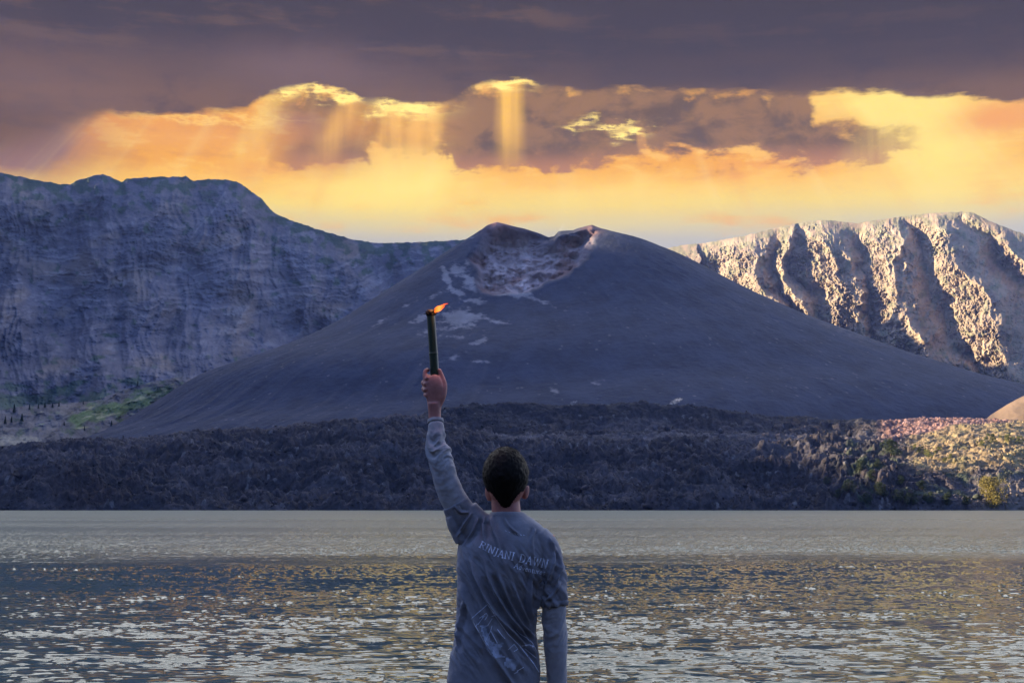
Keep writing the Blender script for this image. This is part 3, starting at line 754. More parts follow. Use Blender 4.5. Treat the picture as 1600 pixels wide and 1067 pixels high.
def ball(c, r, rot=None, n=16):
    th = np.linspace(0, np.pi, n)[1:-1]; ph = np.linspace(0, 2*np.pi, 2*n, endpoint=False)
    V = np.stack([np.sin(th)[:, None]*np.cos(ph), np.sin(th)[:, None]*np.sin(ph), np.cos(th)[:, None]*np.ones(2*n)], -1).reshape(-1, 3)
    V = np.concatenate([V, [[0,0,1],[0,0,-1]]])*np.asarray(r)
    if rot is not None: V = V @ np.array(rot).T
    f = [tuple(q) for q in grid_faces(n-2, 2*n, True)]; N_ = len(V); w = 2*n
    f += [(k, (k+1) % w, N_-2) for k in range(w)] + [((n-3)*w + (k+1) % w, (n-3)*w + k, N_-1) for k in range(w)]
    return V + np.asarray(c), f
def join(parts):
    V, Fc, o = [], [], 0
    for v_, f_ in parts:
        V.append(v_); Fc += [tuple(int(i)+o for i in q) for q in f_]; o += len(v_)
    return np.concatenate(V), Fc
def pymesh(name, V, Fc):
    me = bpy.data.meshes.new(name); me.from_pydata([tuple(v_) for v_ in V], [], Fc); me.update()
    bm_ = bmesh.new(); bm_.from_mesh(me); bmesh.ops.recalc_face_normals(bm_, faces=bm_.faces); bm_.to_mesh(me); bm_.free()
    return me
def remesh(name, parts, voxel, smooth_it=6):
    out = []
    V, Fc = join(parts); o = bpy.data.objects.new(name, pymesh(name, V, Fc)); sc.collection.objects.link(o)
    m = o.modifiers.new('r', 'REMESH'); m.mode = 'VOXEL'; m.voxel_size = voxel
    if smooth_it:
        m2 = o.modifiers.new('s', 'SMOOTH'); m2.factor = 0.5; m2.iterations = smooth_it
    dg = bpy.context.evaluated_depsgraph_get(); dg.update()
    me = bpy.data.meshes.new_from_object(o.evaluated_get(dg)); me.name = name
    bpy.data.objects.remove(o)
    return me
def mverts(me):
    a_ = np.empty(len(me.vertices)*3, np.float32); me.vertices.foreach_get('co', a_)
    n_ = np.empty(len(me.vertices)*3, np.float32); me.vertices.foreach_get('normal', n_)
    return a_.reshape(-1, 3).astype(float), n_.reshape(-1, 3).astype(float)
def rotm(axis, a_):
    from mathutils import Matrix
    return np.array(Matrix.Rotation(a_, 3, axis))

# materials
M_skin, b = new_mat('skin')
t_ = S(S.tree.nodes.new('ShaderNodeTexCoord').outputs['Object'])
put(b.inputs['Base Color'], mixc(ss(noise(t_, 30, 4, 0.6), 0.3, 0.7), (0.32, 0.12, 0.10), (0.45, 0.18, 0.15)))
b.inputs['Roughness'].default_value = 0.55; b.inputs['Subsurface Weight'].default_value = 0.08; b.inputs['Subsurface Radius'].default_value = (0.02, 0.008, 0.004)
bump(b, noise(t_, 260, 4, 0.6), 0.3, 0.002)
def cloth_mat(name, c, c2, sc_=9.0):
    m, b = new_mat(name)
    t_ = S(S.tree.nodes.new('ShaderNodeTexCoord').outputs['Object'])
    n = noise(t_, sc_, 6, 0.65)
    put(b.inputs['Base Color'], mixc(ss(n, 0.3, 0.7), c, c2))
    b.inputs['Roughness'].default_value = 0.92; b.inputs['Specular IOR Level'].default_value = 0.15
    b.inputs['Sheen Weight'].default_value = 0.12; b.inputs['Sheen Roughness'].default_value = 0.5
    h = noise(t_, 700, 2, 0.5)*0.4 + noise(t_, 45, 5, 0.6)*1.6
    bump(b, h, 0.55, 0.003)
    return m
M_shirt = cloth_mat('faded_blue_grey_cotton', (0.19, 0.19, 0.22), (0.265, 0.265, 0.30))
M_sleeve = cloth_mat('grey_jersey', (0.31, 0.30, 0.325), (0.41, 0.40, 0.42))
M_trous = cloth_mat('dark_trouser_cloth', (0.010, 0.010, 0.014), (0.018, 0.018, 0.024))
M_hair, b = new_mat('dark_hair')
b.inputs['Base Color'].default_value = (0.006, 0.005, 0.004, 1); b.inputs['Roughness'].default_value = 0.6; b.inputs['Specular IOR Level'].default_value = 0.12
M_print = simple_mat('faded_print', (0.68, 0.72, 0.84), 0.9, 0.25, 45.0)
M_print2 = simple_mat('faded_print_wash', (0.42, 0.46, 0.56), 0.9, 0.45, 30.0)

person = empty('person', (0.0, PD, 1.54))
tag(person, 'person seen from behind in a faded T-shirt over long sleeves, one arm raised', 'person')
def under(o, parent):
    o.parent = parent; o.matrix_parent_inverse = parent.matrix_basis.inverted() if parent.type == 'EMPTY' and parent.parent is None else o.matrix_parent_inverse
    return o
def add(name, me, mat, parent=None, smooth=True):
    parent = parent or person
    o = link(name, me, mat, None, smooth); o.parent = parent
    if parent.type == 'EMPTY':
        off = np.array(parent.location)
        a_ = np.empty(len(me.vertices)*3, np.float32); me.vertices.foreach_get('co', a_)
        me.vertices.foreach_set('co', (a_.reshape(-1, 3) - off.astype(np.float32)).ravel())
        me.update()
    return o

# --- skin: one continuous body with head, arms, hands, legs
HX, HY = 791, 750
TX = lambda L, Rr: ((L+Rr)/2, (Rr-L)/2/390.0)
parts = []
parts.append(ball(B(HX, HY-1, 0.0), (0.079, 0.096, 0.112)))
parts.append(ball(B(HX-1, HY+24, 0.035), (0.060, 0.064, 0.066)))          # jaw
parts.append(ball(B(HX-1, HY+42, 0.070), (0.026, 0.022, 0.018)))          # chin
parts.append(tube([B(HX-1, HY-6, 0.090), B(HX-1, HY+8, 0.108), B(HX-1, HY+14, 0.104)], [0.009, 0.014, 0.012], n=10))   # nose
parts.append(ball(B(HX-1, HY+27, 0.094), (0.025, 0.010, 0.006)))          # lips
parts.append(ball(B(HX-1, HY-10, 0.082), (0.055, 0.018, 0.010)))          # brow
for s_, ex, ey in ((1, 823, 769), (-1, 762, 772)):                       # ears
    rm = rotm('Z', -s_*0.55) @ rotm('Y', s_*0.20)
    parts.append(ball(B(ex, ey, 0.004), (0.006, 0.016, 0.029), rm))
    parts.append(ball(B(ex-s_*5, ey+4, 0.012), (0.010, 0.010, 0.017)))
parts.append(tube([B(791, 822, 0.0), B(791, 800, 0.0), B(790, 782, 0.005), B(790, 765, 0.01)], [(0.066,0.062),(0.058,0.058),(0.057,0.058),(0.056,0.06)], n=24))
# torso under the shirt
TOR = [(1075,698,842),(1050,703,838),(1020,710,834),(985,718,828),(950,722,830),(910,722,842),(875,722,850),(845,722,852),(828,738,848),(816,760,830)]
parts.append(tube([B((L+Rr)/2, y_, 0) for y_, L, Rr in TOR], [((Rr-L)/2/390*0.88, dp*0.84) for (y_, L, Rr), dp in zip(TOR, [.105,.1,.095,.092,.1,.112,.115,.108,.09,.06])], n=40, horiz=True))
# raised arm
LA = [(748,838,0.0),(724,806,-0.01),(700,762,-0.03),(690,735,-0.03),(684,700,-0.02),(680,664,-0.005),(679,646,0.0),(678,630,0.0)]
parts.append(tube([B(*q) for q in LA], [.052,.046,.037,.034,.030,.0250,.0250,.027], n=24))
hd = 0.0
parts.append(tube([B(679,640,0), B(679,630,0), B(678.5,618,0.0), B(678,606,-0.002), B(676,594,0.002), B(674,588,0.008)], [(.026,.020),(.030,.019),(.035,.019),(.0375,.018),(.031,.017),(.020,.012)], n=24))
for (kx, ky) in ((667,592),(664.5,601),(664.5,610),(667,618)): parts.append(ball(B(kx, ky, -0.004), (.0105,.011,.0095), n=10))
for (kx, ky, kx2, ky2) in ((669,597,676,622),(667,604,676,626)): parts.append(tube([B(kx,ky,-.012), B((kx+kx2)/2,(ky+ky2)/2,-.0165), B(kx2,ky2,-.015)], [.003,.0035,.002], n=8))
for k, (y0, xl, r_) in enumerate([(590,664,.0095),(600,661.5,.0100),(610,662,.0098),(619,665,.0088)]):
    ln = [1, 1.05, 1, .85][k]
    pts_ = [B(xl+9, y0+1, 0.004), B(xl+1, y0-1, 0.008), B(xl-1, y0-3, 0.026), B(xl+5, y0-3, 0.046), B(xl+15*ln, y0-2, 0.053), B(xl+24*ln, y0, 0.046)]
    parts.append(tube(pts_, [r_*1.1, r_*1.12, r_, r_*1.02, r_*.92, r_*.8], n=12))
    parts.append(ball(pts_[-1], r_*.82, n=8))
parts.append(tube([B(665,596,0.006), B(663,587,0.010), B(664,579,0.016), B(667,578,0.03)], [.010,.0095,.0088,.008], n=12))   # knuckle of the forefinger, lifted beside the tube
parts.append(ball(B(667,577,0.03), .0085, n=8))
parts.append(tube([B(686,632,0.002), B(691,618,0.004), B(693.5,603,0.010), B(690,590,0.016), B(686,579,0.018)], [.014,.0155,.0125,.0110,.0085], n=14))  # thumb
parts.append(ball(B(685.6,578.4,0.018), .0085, n=8))
# hanging arm
RA = [(846,842,0.0),(860,880,-0.005),(866,940,-0.01),(866,975,-0.005),(868,1020,0.005),(868,1066,0.015),(867,1085,0.018),(866,1100,0.02)]
parts.append(tube([B(*q) for q in RA], [.054,.048,.041,.040,.036,.029,.0265,.028], n=24))
parts.append(tube([B(866,1090,.018), B(866,1105,.02), B(865,1122,.022), B(864,1134,.024)], [(.018,.028),(.017,.036),(.016,.040),(.013,.036)], n=20))
for k, dd in enumerate((-0.030,-0.010,0.011,0.031)):
    L_ = [60, 70, 74, 66][::1][k]*0.42
    parts.append(tube([B(864,1130,.024+dd*.9), B(862,1130+L_*.45,.028+dd), B(858,1130+L_*.85,.034+dd), B(853,1130+L_*1.12,.038+dd)], [.0098,.0092,.0085,.007], n=10))
    parts.append(ball(B(853,1130+L_*1.12,.038+dd), .0073, n=8))
parts.append(tube([B(864,1106,.045), B(860,1118,.062), B(857,1130,.068), B(855,1139,.066)], [.014,.0115,.010,.008], n=10))
# legs and feet, below the frame
for s_, lx_ in ((-1, 742), (1, 802)):
    parts.append(tube([B(lx_+s_*-2, 1060, 0), B(lx_, 1110, 0), B(lx_+s_*3, 1190, .01), B(lx_+s_*4, 1225, .0), B(lx_+s_*5, 1270, -.02), B(lx_+s_*5, 1330, -.01), B(lx_+s_*5, 1352, 0.0)], [.082,.080,.060,.052,.055,.038,.036], n=20))
    parts.append(tube([B(lx_+s_*5, 1350, -.04), B(lx_+s_*5, 1347, .02), B(lx_+s_*7, 1353, .10), B(lx_+s_*9, 1356, .17)], [(.032,.03),(.036,.036),(.042,.026),(.034,.016)], n=16, ref=(0,0,1)))
body = add('body', remesh('body', parts, 0.0034, 3), M_skin)
for s_ in (-1, 1):
    eye = add('eye', pymesh('eye', *ball(B(HX-1+s_*12.5, HY+1, 0.083), (0.0125, 0.0125, 0.0125), n=10)), simple_mat('eye_white', (0.6,0.58,0.56), 0.3, 0.05))

# --- hair
def scalp(u, v_, off=0.0):
    """u azimuth (0 = back of head, toward the camera), v polar angle from the crown"""
    c = B(HX-1, HY-2, 0.0)
    rx_, ry_, rz_ = 0.0875+off, 0.103+off, 0.119+off
    sv_ = np.where(v_ < np.pi/2, np.sin(v_), 1 - 0.45*np.clip((v_-np.pi/2)/1.15, 0, 1)**1.25)
    return np.stack([c[0] + np.sin(u)*sv_*rx_, c[1] - np.cos(u)*sv_*ry_, c[2] + np.cos(v_)*rz_], -1)
def vmax(u):
    au = np.abs(u)
    return ip(au, [(0,2.74),(0.30,2.66),(0.5,2.36),(0.85,2.02),(1.15,1.98),(1.4,1.75),(1.75,1.62),(2.1,1.15),(2.6,0.95),(3.15,0.9)])
uu = np.linspace(-np.pi, np.pi, 120, endpoint=False); tv = np.linspace(0.01, 1, 70)
UU, TV = np.meshgrid(uu, tv); VV = TV*vmax(UU)
tuft = 0.0032*fbm(UU*9, VV*7, 4, 600) + 0.0022*fbm(UU*30, VV*6, 3, 604)
thick = 0.001 + 0.006*sstep(1.0, 0.75, TV)
Gh = scalp(UU, VV, (thick + tuft*sstep(1.0, 0.8, TV))[..., None][..., 0])
fh = [tuple(q) for q in grid_faces(70, 120, True)] + [tuple(range(119, -1, -1))]
rng = np.random.default_rng(11)
NS = 15000
su = rng.uniform(-np.pi, np.pi, NS); stv = np.sqrt(rng.uniform(0.0004, 1, NS)); sv = stv*vmax(su)
ln = rng.uniform(0.006, 0.012, NS)*np.where(sv < 1.1, 1.2, 1.0)*np.where(stv > .8, .55, 1.0)
base_ = scalp(su, sv, 0.003)
cen = B(HX-1, HY-2, 0.0)
nr = base_ - cen; nr /= np.linalg.norm(nr, axis=1)[:, None]
nxt = scalp(su, sv+0.05, 0.003); dn = nxt - base_; dn /= np.linalg.norm(dn, axis=1)[:, None]
whorl = np.stack([np.cos(su*1.0), np.sin(su), np.zeros(NS)], -1)
dirn = dn + nr*rng.uniform(0.04, 0.30, (NS, 1)) + rng.normal(0, 0.28, (NS, 3)) + whorl*0.25*(sv < 0.8)[:, None]
dirn /= np.linalg.norm(dirn, axis=1)[:, None]
sd_ = np.cross(dirn, nr); sd_ /= np.linalg.norm(sd_, axis=1)[:, None]
wd = 0.0011
p0, p1, p2 = base_, base_ + dirn*ln[:, None]*0.55, base_ + (dirn*0.85 + dn*0.25)*ln[:, None]
Vs = np.stack([p0-sd_*wd, p0+sd_*wd, p1+sd_*wd*.8, p1-sd_*wd*.8, p2], 1).reshape(-1, 3)
k5 = np.arange(NS)*5
fs = [(int(k), int(k+1), int(k+2), int(k+3)) for k in k5] + [(int(k+3), int(k+2), int(k+4)) for k in k5]
hv_, hf_ = join([(Gh.reshape(-1, 3), fh), (Vs, fs)])
me = bpy.data.meshes.new('hair'); me.from_pydata([tuple(q) for q in hv_], [], hf_); me.update()
add('hair', me, M_hair)

# --- T-shirt
SH = [(1066,699,843,.122),(1052,700,843,.122),(1030,705,843,.120),(1000,710,840,.118),(970,714,836,.116),(940,716,840,.118),(905,717,848,.124),(875,717,853,.128),(850,717,856,.124),(832,728,854,.110),(820,744,846,.094),(811,758,834,.080),(804,765,822,.070),(800,767,817,.066)]
parts = [tube([B((L+Rr)/2, y_, 0) for y_, L, Rr, dp in SH], [((Rr-L)/2/390, dp) for y_, L, Rr, dp in SH], n=64, horiz=True)]
parts.append(tube([B(756,846,0), B(739,826,-.003), B(723,804,-.01), B(712,785,-.018)], [(.070,.078),(.070,.070),(.062,.060),(.056,.056)], n=32))
parts.append(tube([B(764,820,0), B(748,812,0), B(733,792,-.008)], [(.038,.06),(.040,.055),(.036,.045)], n=24))
parts.append(tube([B(705,806,-.015), B(712,822,-.01), B(724,840,-.0)], [(.022,.045),(.030,.055),(.036,.06)], n=20))   # sagging hem of the raised sleeve
parts.append(tube([B(838,836,0), B(853,855,0), B(860,885,-.004), B(864,915,-.008), B(865,941,-.01)], [(.050,.074),(.053,.070),(.054,.066),(.052,.060),(.051,.056)], n=32))
me = remesh('t_shirt', parts, 0.0037, 5)
V, Nn = mverts(me)
vx, vy = V[:, 0]*390+800, HORIZON-(V[:, 2]-3)*390
back = sstep(0.03, -0.05, V[:, 1]-PD)
disp = np.zeros(len(V))
def fold(pts, h, w, k_=1.0):
    global disp
    q = catmull(np.array(pts, float), 8); d_ = np.full(len(V), 1e9); tpar = np.zeros(len(V))
    for i in range(len(q)-1):
        e = q[i+1]-q[i]; L2 = max(e@e, 1e-9); t_ = np.clip(((vx-q[i][0])*e[0] + (vy-q[i][1])*e[1])/L2, 0, 1)
        dx, dy = vx-q[i][0]-e[0]*t_, vy-q[i][1]-e[1]*t_; dd = np.hypot(dx, dy)
        m = dd < d_; d_ = np.where(m, dd, d_); tpar = np.where(m, (i+t_)/(len(q)-1), tpar)
    fade = np.clip(tpar*6, 0, 1)*np.clip((1-tpar)*6, 0, 1)
    disp += 3.1*back*h*fade*(1-0.45*sstep(832, 845, vy)*sstep(905, 890, vy)*sstep(745, 755, vx)*sstep(862, 852, vx))*(np.exp(-(d_/(w*.85))**2) - 0.5*np.exp(-(d_/(w*2.3))**2))
fold([(737,868),(752,908),(775,950),(806,985),(836,1018)], .011, 3.6)
fold([(758,872),(772,912),(796,955),(820,988),(840,1036)], .013, 3.4)
fold([(775,880),(792,925),(812,965),(836,992)], .011, 3.2)
fold([(722,905),(740,950),(765,1000),(790,1040),(806,1064)], .011, 4.2)
fold([(800,905),(812,940),(828,975)], .009, 3.0)
fold([(830,868),(828,900),(824,935),(832,975)], .010, 3.0)
fold([(846,900),(840,925),(834,955)], .009, 2.6)
fold([(757,806),(757,825),(759,843),(768,868)], .012, 3.0)
fold([(768,806),(770,824),(778,845),(786,875)], .010, 3.0)
fold([(748,808),(741,826),(728,850)], .008, 2.6)
fold([(738,800),(727,818),(716,838)], .009, 2.6)
fold([(788,808),(796,822),(812,834)], .006, 2.4)
fold([(836,824),(830,842),(831,866)], .007, 2.6)
fold([(856,836),(864,860),(860,890),(852,915)], .009, 2.6)
fold([(866,850),(873,880),(866,908)], .007, 2.4)
fold([(872,905),(862,925),(852,935)], .006, 2.4)
fold([(728,930),(722,970),(718,1010)], .008, 3.4)
fold([(712,790),(722,800),(735,800)], .008, 2.4)
a45 = math.radians(58); cxr, cyr = np.cos(a45), np.sin(a45)
al, ac = vx*cxr + vy*cyr, -vx*cyr + vy*cxr
disp += back*sstep(830, 880, vy)*sstep(1060, 1010, vy)*0.0095*ridg(al*0.012, ac*0.055, 3, 620, 0.5)
disp += 0.0020*fbm(V[:, 0]*18, V[:, 2]*14 + V[:, 1]*9, 4, 622)
hem = np.exp(-((vy-1058)/1.6)**2)*sstep(860, 840, vx)
disp += -0.0022*hem
disp += -0.0025*np.exp(-((vy-933)/1.5)**2)*sstep(846, 850, vx)
disp += 0.0022*sstep(808, 803, vy)*sstep(742, 760, vx)        # collar rib
V2 = V + Nn*disp[:, None]
V2[:, 1] += 0.0
# bottom and collar are open in life: pull the caps a little inward
cap = (vy > 1064); V2[cap, 2] += 0.004
me.vertices.foreach_set('co', V2.astype(np.float32).ravel()); me.update()
bvh = BVHTree.FromPolygons([Vector(q) for q in V2], [tuple(p_.vertices) for p_ in me.polygons])
shirt = add('t_shirt', me, M_shirt)
poff = np.array(person.location)

def on_shirt(px, py, lift=0.0012):
    o_ = Vector(B(px, py, -1.0)); hit = bvh.ray_cast(o_, Vector((0, 1, 0)))
    if hit[0] is None: return None
    return np.array(hit[0]) + np.array([0, -lift, 0])
PV, PF = [], []
def stroke(pts, w, V_=None, F_=None):
    """thin printed ribbon that follows the cloth"""
    q = np.array(pts, float); seg = [q[0]]
    for i in range(len(q)-1):
        n_ = max(1, int(np.hypot(*(q[i+1]-q[i]))/1.3))
        for k in range(1, n_+1): seg.append(q[i] + (q[i+1]-q[i])*k/n_)
    seg = np.array(seg); tg = np.gradient(seg, axis=0); tg /= np.maximum(np.linalg.norm(tg, axis=1), 1e-6)[:, None]
    nn_ = np.stack([-tg[:, 1], tg[:, 0]], 1)*w/2
    ids = []
    for a_, b_ in zip(seg+nn_, seg-nn_):
        pa, pb = on_shirt(*a_), on_shirt(*b_)
        if pa is None or pb is None: ids.append(None); continue
        ids.append(len(V_)); V_.append(pa); V_.append(pb)
    for i, j in zip(ids[:-1], ids[1:]):
        if i is not None and j is not None: F_.append((i, i+1, j+1, j))
GL = {  # serif capitals as strokes in a unit box (x right, y down, cap height 1)
 'R': (0.78, [[(.15,0),(.15,1)],[(.0,0),(.45,0),(.62,.08),(.66,.25),(.60,.42),(.42,.5),(.15,.5)],[(.38,.5),(.74,1)],[(.0,1),(.3,1)],[(.62,1),(.85,1)]]),
 'I': (0.36, [[(.18,0),(.18,1)],[(.02,0),(.34,0)],[(.02,1),(.34,1)]]),
 'N': (0.86, [[(.14,1),(.14,0),(.72,1),(.72,0)],[(.0,0),(.16,0)],[(.02,1),(.28,1)],[(.58,0),(.86,0)]]),
 'J': (0.44, [[(.26,0),(.26,.98),(.18,1.14),(.04,1.16)],[(.10,0),(.42,0)]]),
 'A': (0.84, [[(.10,1),(.42,0),(.74,1)],[(.22,.64),(.62,.64)],[(.0,1),(.22,1)],[(.60,1),(.86,1)]]),
 'D': (0.86, [[(.15,0),(.15,1)],[(.0,0),(.42,0),(.68,.16),(.76,.5),(.68,.84),(.42,1),(.0,1)]]),
 'W': (1.14, [[(.10,0),(.34,1),(.57,.1),(.80,1),(1.04,0)],[(.0,0),(.24,0)],[(.92,0),(1.16,0)]]),
 'a': (0.50, [[(.06,.48),(.2,.38),(.36,.46),(.36,1),(.46,1)],[(.36,.64),(.14,.68),(.06,.84),(.14,1),(.36,.92)]]),
 'd': (0.54, [[(.40,0),(.40,1)],[(.40,.5),(.22,.38),(.06,.56),(.06,.82),(.2,1),(.40,.9)],[(.3,0),(.40,0)]]),
 'v': (0.50, [[(.04,.4),(.24,1),(.44,.4)]]),
 'e': (0.48, [[(.06,.66),(.42,.66),(.38,.46),(.22,.38),(.06,.54),(.06,.84),(.2,1),(.42,.92)]]),
 'n': (0.54, [[(.08,.4),(.08,1)],[(.08,.52),(.26,.38),(.42,.48),(.42,1)]]),
 't': (0.36, [[(.16,.16),(.16,.9),(.22,1),(.34,.96)],[(.02,.42),(.32,.42)]]),
 'u': (0.54, [[(.08,.4),(.08,.88),(.22,1),(.42,.88)],[(.42,.4),(.42,1)]]),
 'r': (0.40, [[(.08,.4),(.08,1)],[(.08,.56),(.22,.38),(.36,.42)]]),
 's': (0.42, [[(.36,.46),(.2,.38),(.06,.5),(.34,.84),(.2,1),(.04,.92)]])}
def lay(text, base, h, w, gap, V_, F_, rise=0.0):
    q = catmull(np.array(base, float), 12); sl_ = np.concatenate([[0], np.cumsum(np.hypot(*np.diff(q, axis=0).T))])
    tot = sum((GL[c][0] if c != ' ' else .55) + gap for c in text); L_ = sl_[-1]; kx = L_/tot; s_ = 0
    for c in text:
        if c != ' ':
            for st_ in GL[c][1]:
                out = []
                for (x_, y_) in st_:
                    ss_ = s_ + x_*kx; X_ = np.interp(ss_, sl_, q[:, 0]); Y_ = np.interp(ss_, sl_, q[:, 1])
                    hh_ = np.interp(ss_/L_, [0, 1], h)
                    dX = np.interp(ss_+1, sl_, q[:, 0])-np.interp(ss_-1, sl_, q[:, 0]); dY = np.interp(ss_+1, sl_, q[:, 1])-np.interp(ss_-1, sl_, q[:, 1])
                    l_ = math.hypot(dX, dY) or 1; up = (dY/l_, -dX/l_)
                    out.append((X_ + up[0]*hh_*(1-y_), Y_ + up[1]*hh_*(1-y_)))
                stroke(out, w, V_, F_)
        s_ += ((GL[c][0] if c != ' ' else .55) + gap)*kx
LVs, LFs = [], []
lay('RINJANI DAWN', [(749.5,851.5),(764,859),(780,866),(800,871),(825,877.5),(854,885)], (9.6, 13.0), 1.5, .10, LVs, LFs)
flat_first = (list(LVs), list(LFs)); LVs, LFs = [], []
lay('Adventures', [(802.5,882),(815,886.5),(832,891),(850.5,895.5)], (7.4, 8.0), 1.0, .08, LVs, LFs)
for q in ([(789.5,827),(792,828.5)],[(795,829),(797,830.5)],[(804,831),(806,833)],[(808,832),(810,834)],[(812.5,833),(814.5,834.6)],[(817,833.6),(819,834.8)]):
    stroke(q, 0.7, LVs, LFs)
def flat(name, V_, F_, mat):
    me_ = bpy.data.meshes.new(name); me_.from_pydata([tuple(np.array(q)-poff) for q in V_], [], F_); me_.update()
    o_ = link(name, me_, mat, shirt, smooth=True); return o_
flat('lettering', *flat_first, M_print); flat('lettering', LVs, LFs, M_print)
def fill(poly, V_, F_, st=2.2):
    q = np.array(poly, float); x0, y0 = q.min(0); x1, y1 = q.max(0)
    gx = np.arange(x0, x1+st, st); gy = np.arange(y0, y1+st, st); XG, YG = np.meshgrid(gx, gy)
    sdv = poly_sdf(XG, YG, poly); idx = -np.ones(XG.shape, int)
    for i in range(XG.shape[0]):
        for j in range(XG.shape[1]):
            if sdv[i, j] > -st*0.6:
                p_ = on_shirt(XG[i, j], YG[i, j], 0.0009)
                if p_ is not None: idx[i, j] = len(V_); V_.append(p_)
    for i in range(XG.shape[0]-1):
        for j in range(XG.shape[1]-1):
            k4 = (idx[i, j], idx[i+1, j], idx[i+1, j+1], idx[i, j+1])
            if min(k4) >= 0: F_.append(tuple(int(k) for k in k4))
PVs, PFs = [], []
k_ = 1/6.79
cc = lambda L: [(700+a_*k_, 910+b_*k_) for a_, b_ in L]
for L in ([(260,330),(300,300),(430,185),(520,300)], [(260,330),(330,440),(395,560),(440,620)], [(430,185),(540,350),(640,490),(760,610),(900,790),(960,890)],
          [(330,390),(400,300),(370,320)], [(345,330),(415,275),(430,300),(400,345)], [(370,425),(430,400),(475,330)], [(405,560),(460,455),(475,400)], [(465,455),(500,520),(530,575)],
          [(530,435),(580,500),(610,530)], [(720,450),(760,490),(830,530),(890,590),(935,680)], [(640,640),(700,590),(740,640),(700,660)], [(730,860),(800,820)], [(700,885),(740,865)], [(470,310),(520,290)],
          [(310,405),(325,380)], [(810,640),(870,690),(930,740)], [(780,610),(860,600),(920,640)]):
    stroke(cc(L), 0.95, PVs, PFs)
flat('picture_outline', PVs, PFs, M_print)
WVs, WFs = [], []
for L in ([(400,620),(600,570),(540,680),(615,712),(480,712)], [(350,400),(405,400),(470,560),(540,590),(420,612)], [(620,720),(760,760),(700,860),(600,800)]):
    fill(cc(L), WVs, WFs)
flat('picture_wash', WVs, WFs, M_print2)

# --- long sleeves of the undershirt
def wr1(s_, th):
    k = sstep(0.03, 0.07, s_)
    r_ = ridg(s_*17 + 0.9*np.sin(th+0.6) + 0.5*np.sin(2*th), np.cos(th)*0.5, 3, 640, 0.5)
    bend = np.exp(-((s_-0.13)/0.075)**2)
    return k*(0.0000 + 0.0140*(r_-0.5)*(0.14+bend)) + 0.0012*fbm(s_*40, th*2, 3, 642) - 0.004*np.exp(-((s_-0.018)/0.003)**2) + 0.0016*(s_ < 0.015)
SL = [(680.5,656,0),(682,672,-.012),(685,700,-.02),(691,728,-.03),(699,755,-.028),(710,780,-.02),(722,802,-.01),(734,818,0)]
V_, f_ = tube([B(*q) for q in SL], [.0300,.0325,.0365,.0425,.0480,.0510,.053,.05], sub=26, n=72, dispf=wr1)
add('sleeve', pymesh('sleeve', V_, f_), M_sleeve)
def wr2(s_, th):
    r_ = ridg(s_*13 + 0.9*np.sin(th-0.5), np.cos(th)*0.5, 3, 650, 0.5)
    return 0.0005 + 0.0050*(r_-0.4)*(0.4+np.exp(-((s_-0.13)/0.06)**2)) + 0.0012*fbm(s_*40, th*2, 3, 652)
SR = [(864,928,-.01),(865,950,-.01),(865.5,975,-.006),(867,1005,0),(868.5,1035,.008),(869,1060,.014),(868.5,1080,.018)]
V_, f_ = tube([B(*q) for q in SR], [.045,.0455,.0445,.0425,.040,.037,.034], sub=26, n=64, dispf=wr2)
add('sleeve', pymesh('sleeve', V_, f_), M_sleeve)

# --- trousers and shoes (below the frame, built for other viewpoints)
parts = [tube([B(771, 1056, 0), B(771, 1075, 0), B(772, 1100, 0), B(772, 1118, 0)], [(.172,.112),(.182,.120),(.186,.124),(.17,.115)], n=48, horiz=True)]
for s_, lx_ in ((-1, 742), (1, 802)):
    parts.append(tube([B(lx_, 1095, 0), B(lx_+s_*2, 1150, 0), B(lx_+s_*4, 1220, 0), B(lx_+s_*5, 1290, 0), B(lx_+s_*5, 1342, 0)], [.098,.090,.074,.070,.064], n=28))
add('trousers', remesh('trousers', parts, 0.006, 4), M_trous)
for s_, lx_ in ((-1, 742), (1, 802)):
    parts = [tube([B(lx_+s_*5, 1347, -.06), B(lx_+s_*5, 1345, .0), B(lx_+s_*6, 1348, .08), B(lx_+s_*8, 1352, .16), B(lx_+s_*9, 1355, .20)], [(.036,.034),(.042,.044),(.046,.036),(.046,.028),(.030,.018)], n=20, ref=(0,0,1)),
             tube([B(lx_+s_*5, 1358.5, -.07), B(lx_+s_*5, 1358.5, .05), B(lx_+s_*8, 1358.5, .21)], [(.040,.008),(.046,.008),(.038,.008)], n=16, ref=(0,0,1))]
    add('shoe', remesh('shoe', parts, 0.004, 3), M_trous)

# ------------------------------------------------------------------ torch
torch = empty('bamboo_torch', tuple(B(680, 612, 0.031)))
tag(torch, 'green bamboo torch with a charred top and small orange flame, held up in the hand', 'torch')
M_bam, b = new_mat('green_bamboo')
t_ = S(S.tree.nodes.new('ShaderNodeTexCoord').outputs['Object']); bx_, by_, bz_ = sep(t_)
put(b.inputs['Base Color'], mixc(ss(noise(comb(bx_*60, by_*60, bz_*5), 1, 5, 0.6), 0.3, 0.7), (0.010, 0.020, 0.012), (0.026, 0.046, 0.026)))
b.inputs['Roughness'].default_value = 0.42; bump(b, noise(comb(bx_*90, by_*90, bz_*8), 1, 4, 0.6), 0.4, 0.002)
M_char = simple_mat('charred_fibre', (0.010, 0.008, 0.007), 0.95, 0.6, 80, 0.003)
ax0, ax1 = B(680.2, 612, 0.031), B(671.5, 489, 0.022)
def bamb(s_, th):
    L_ = 0.316; return 0.0016*np.exp(-((s_-0.155)/0.003)**2) + 0.0014*np.exp(-((s_-0.02)/0.003)**2) + 0.0005*fbm(s_*8, th, 3, 660)
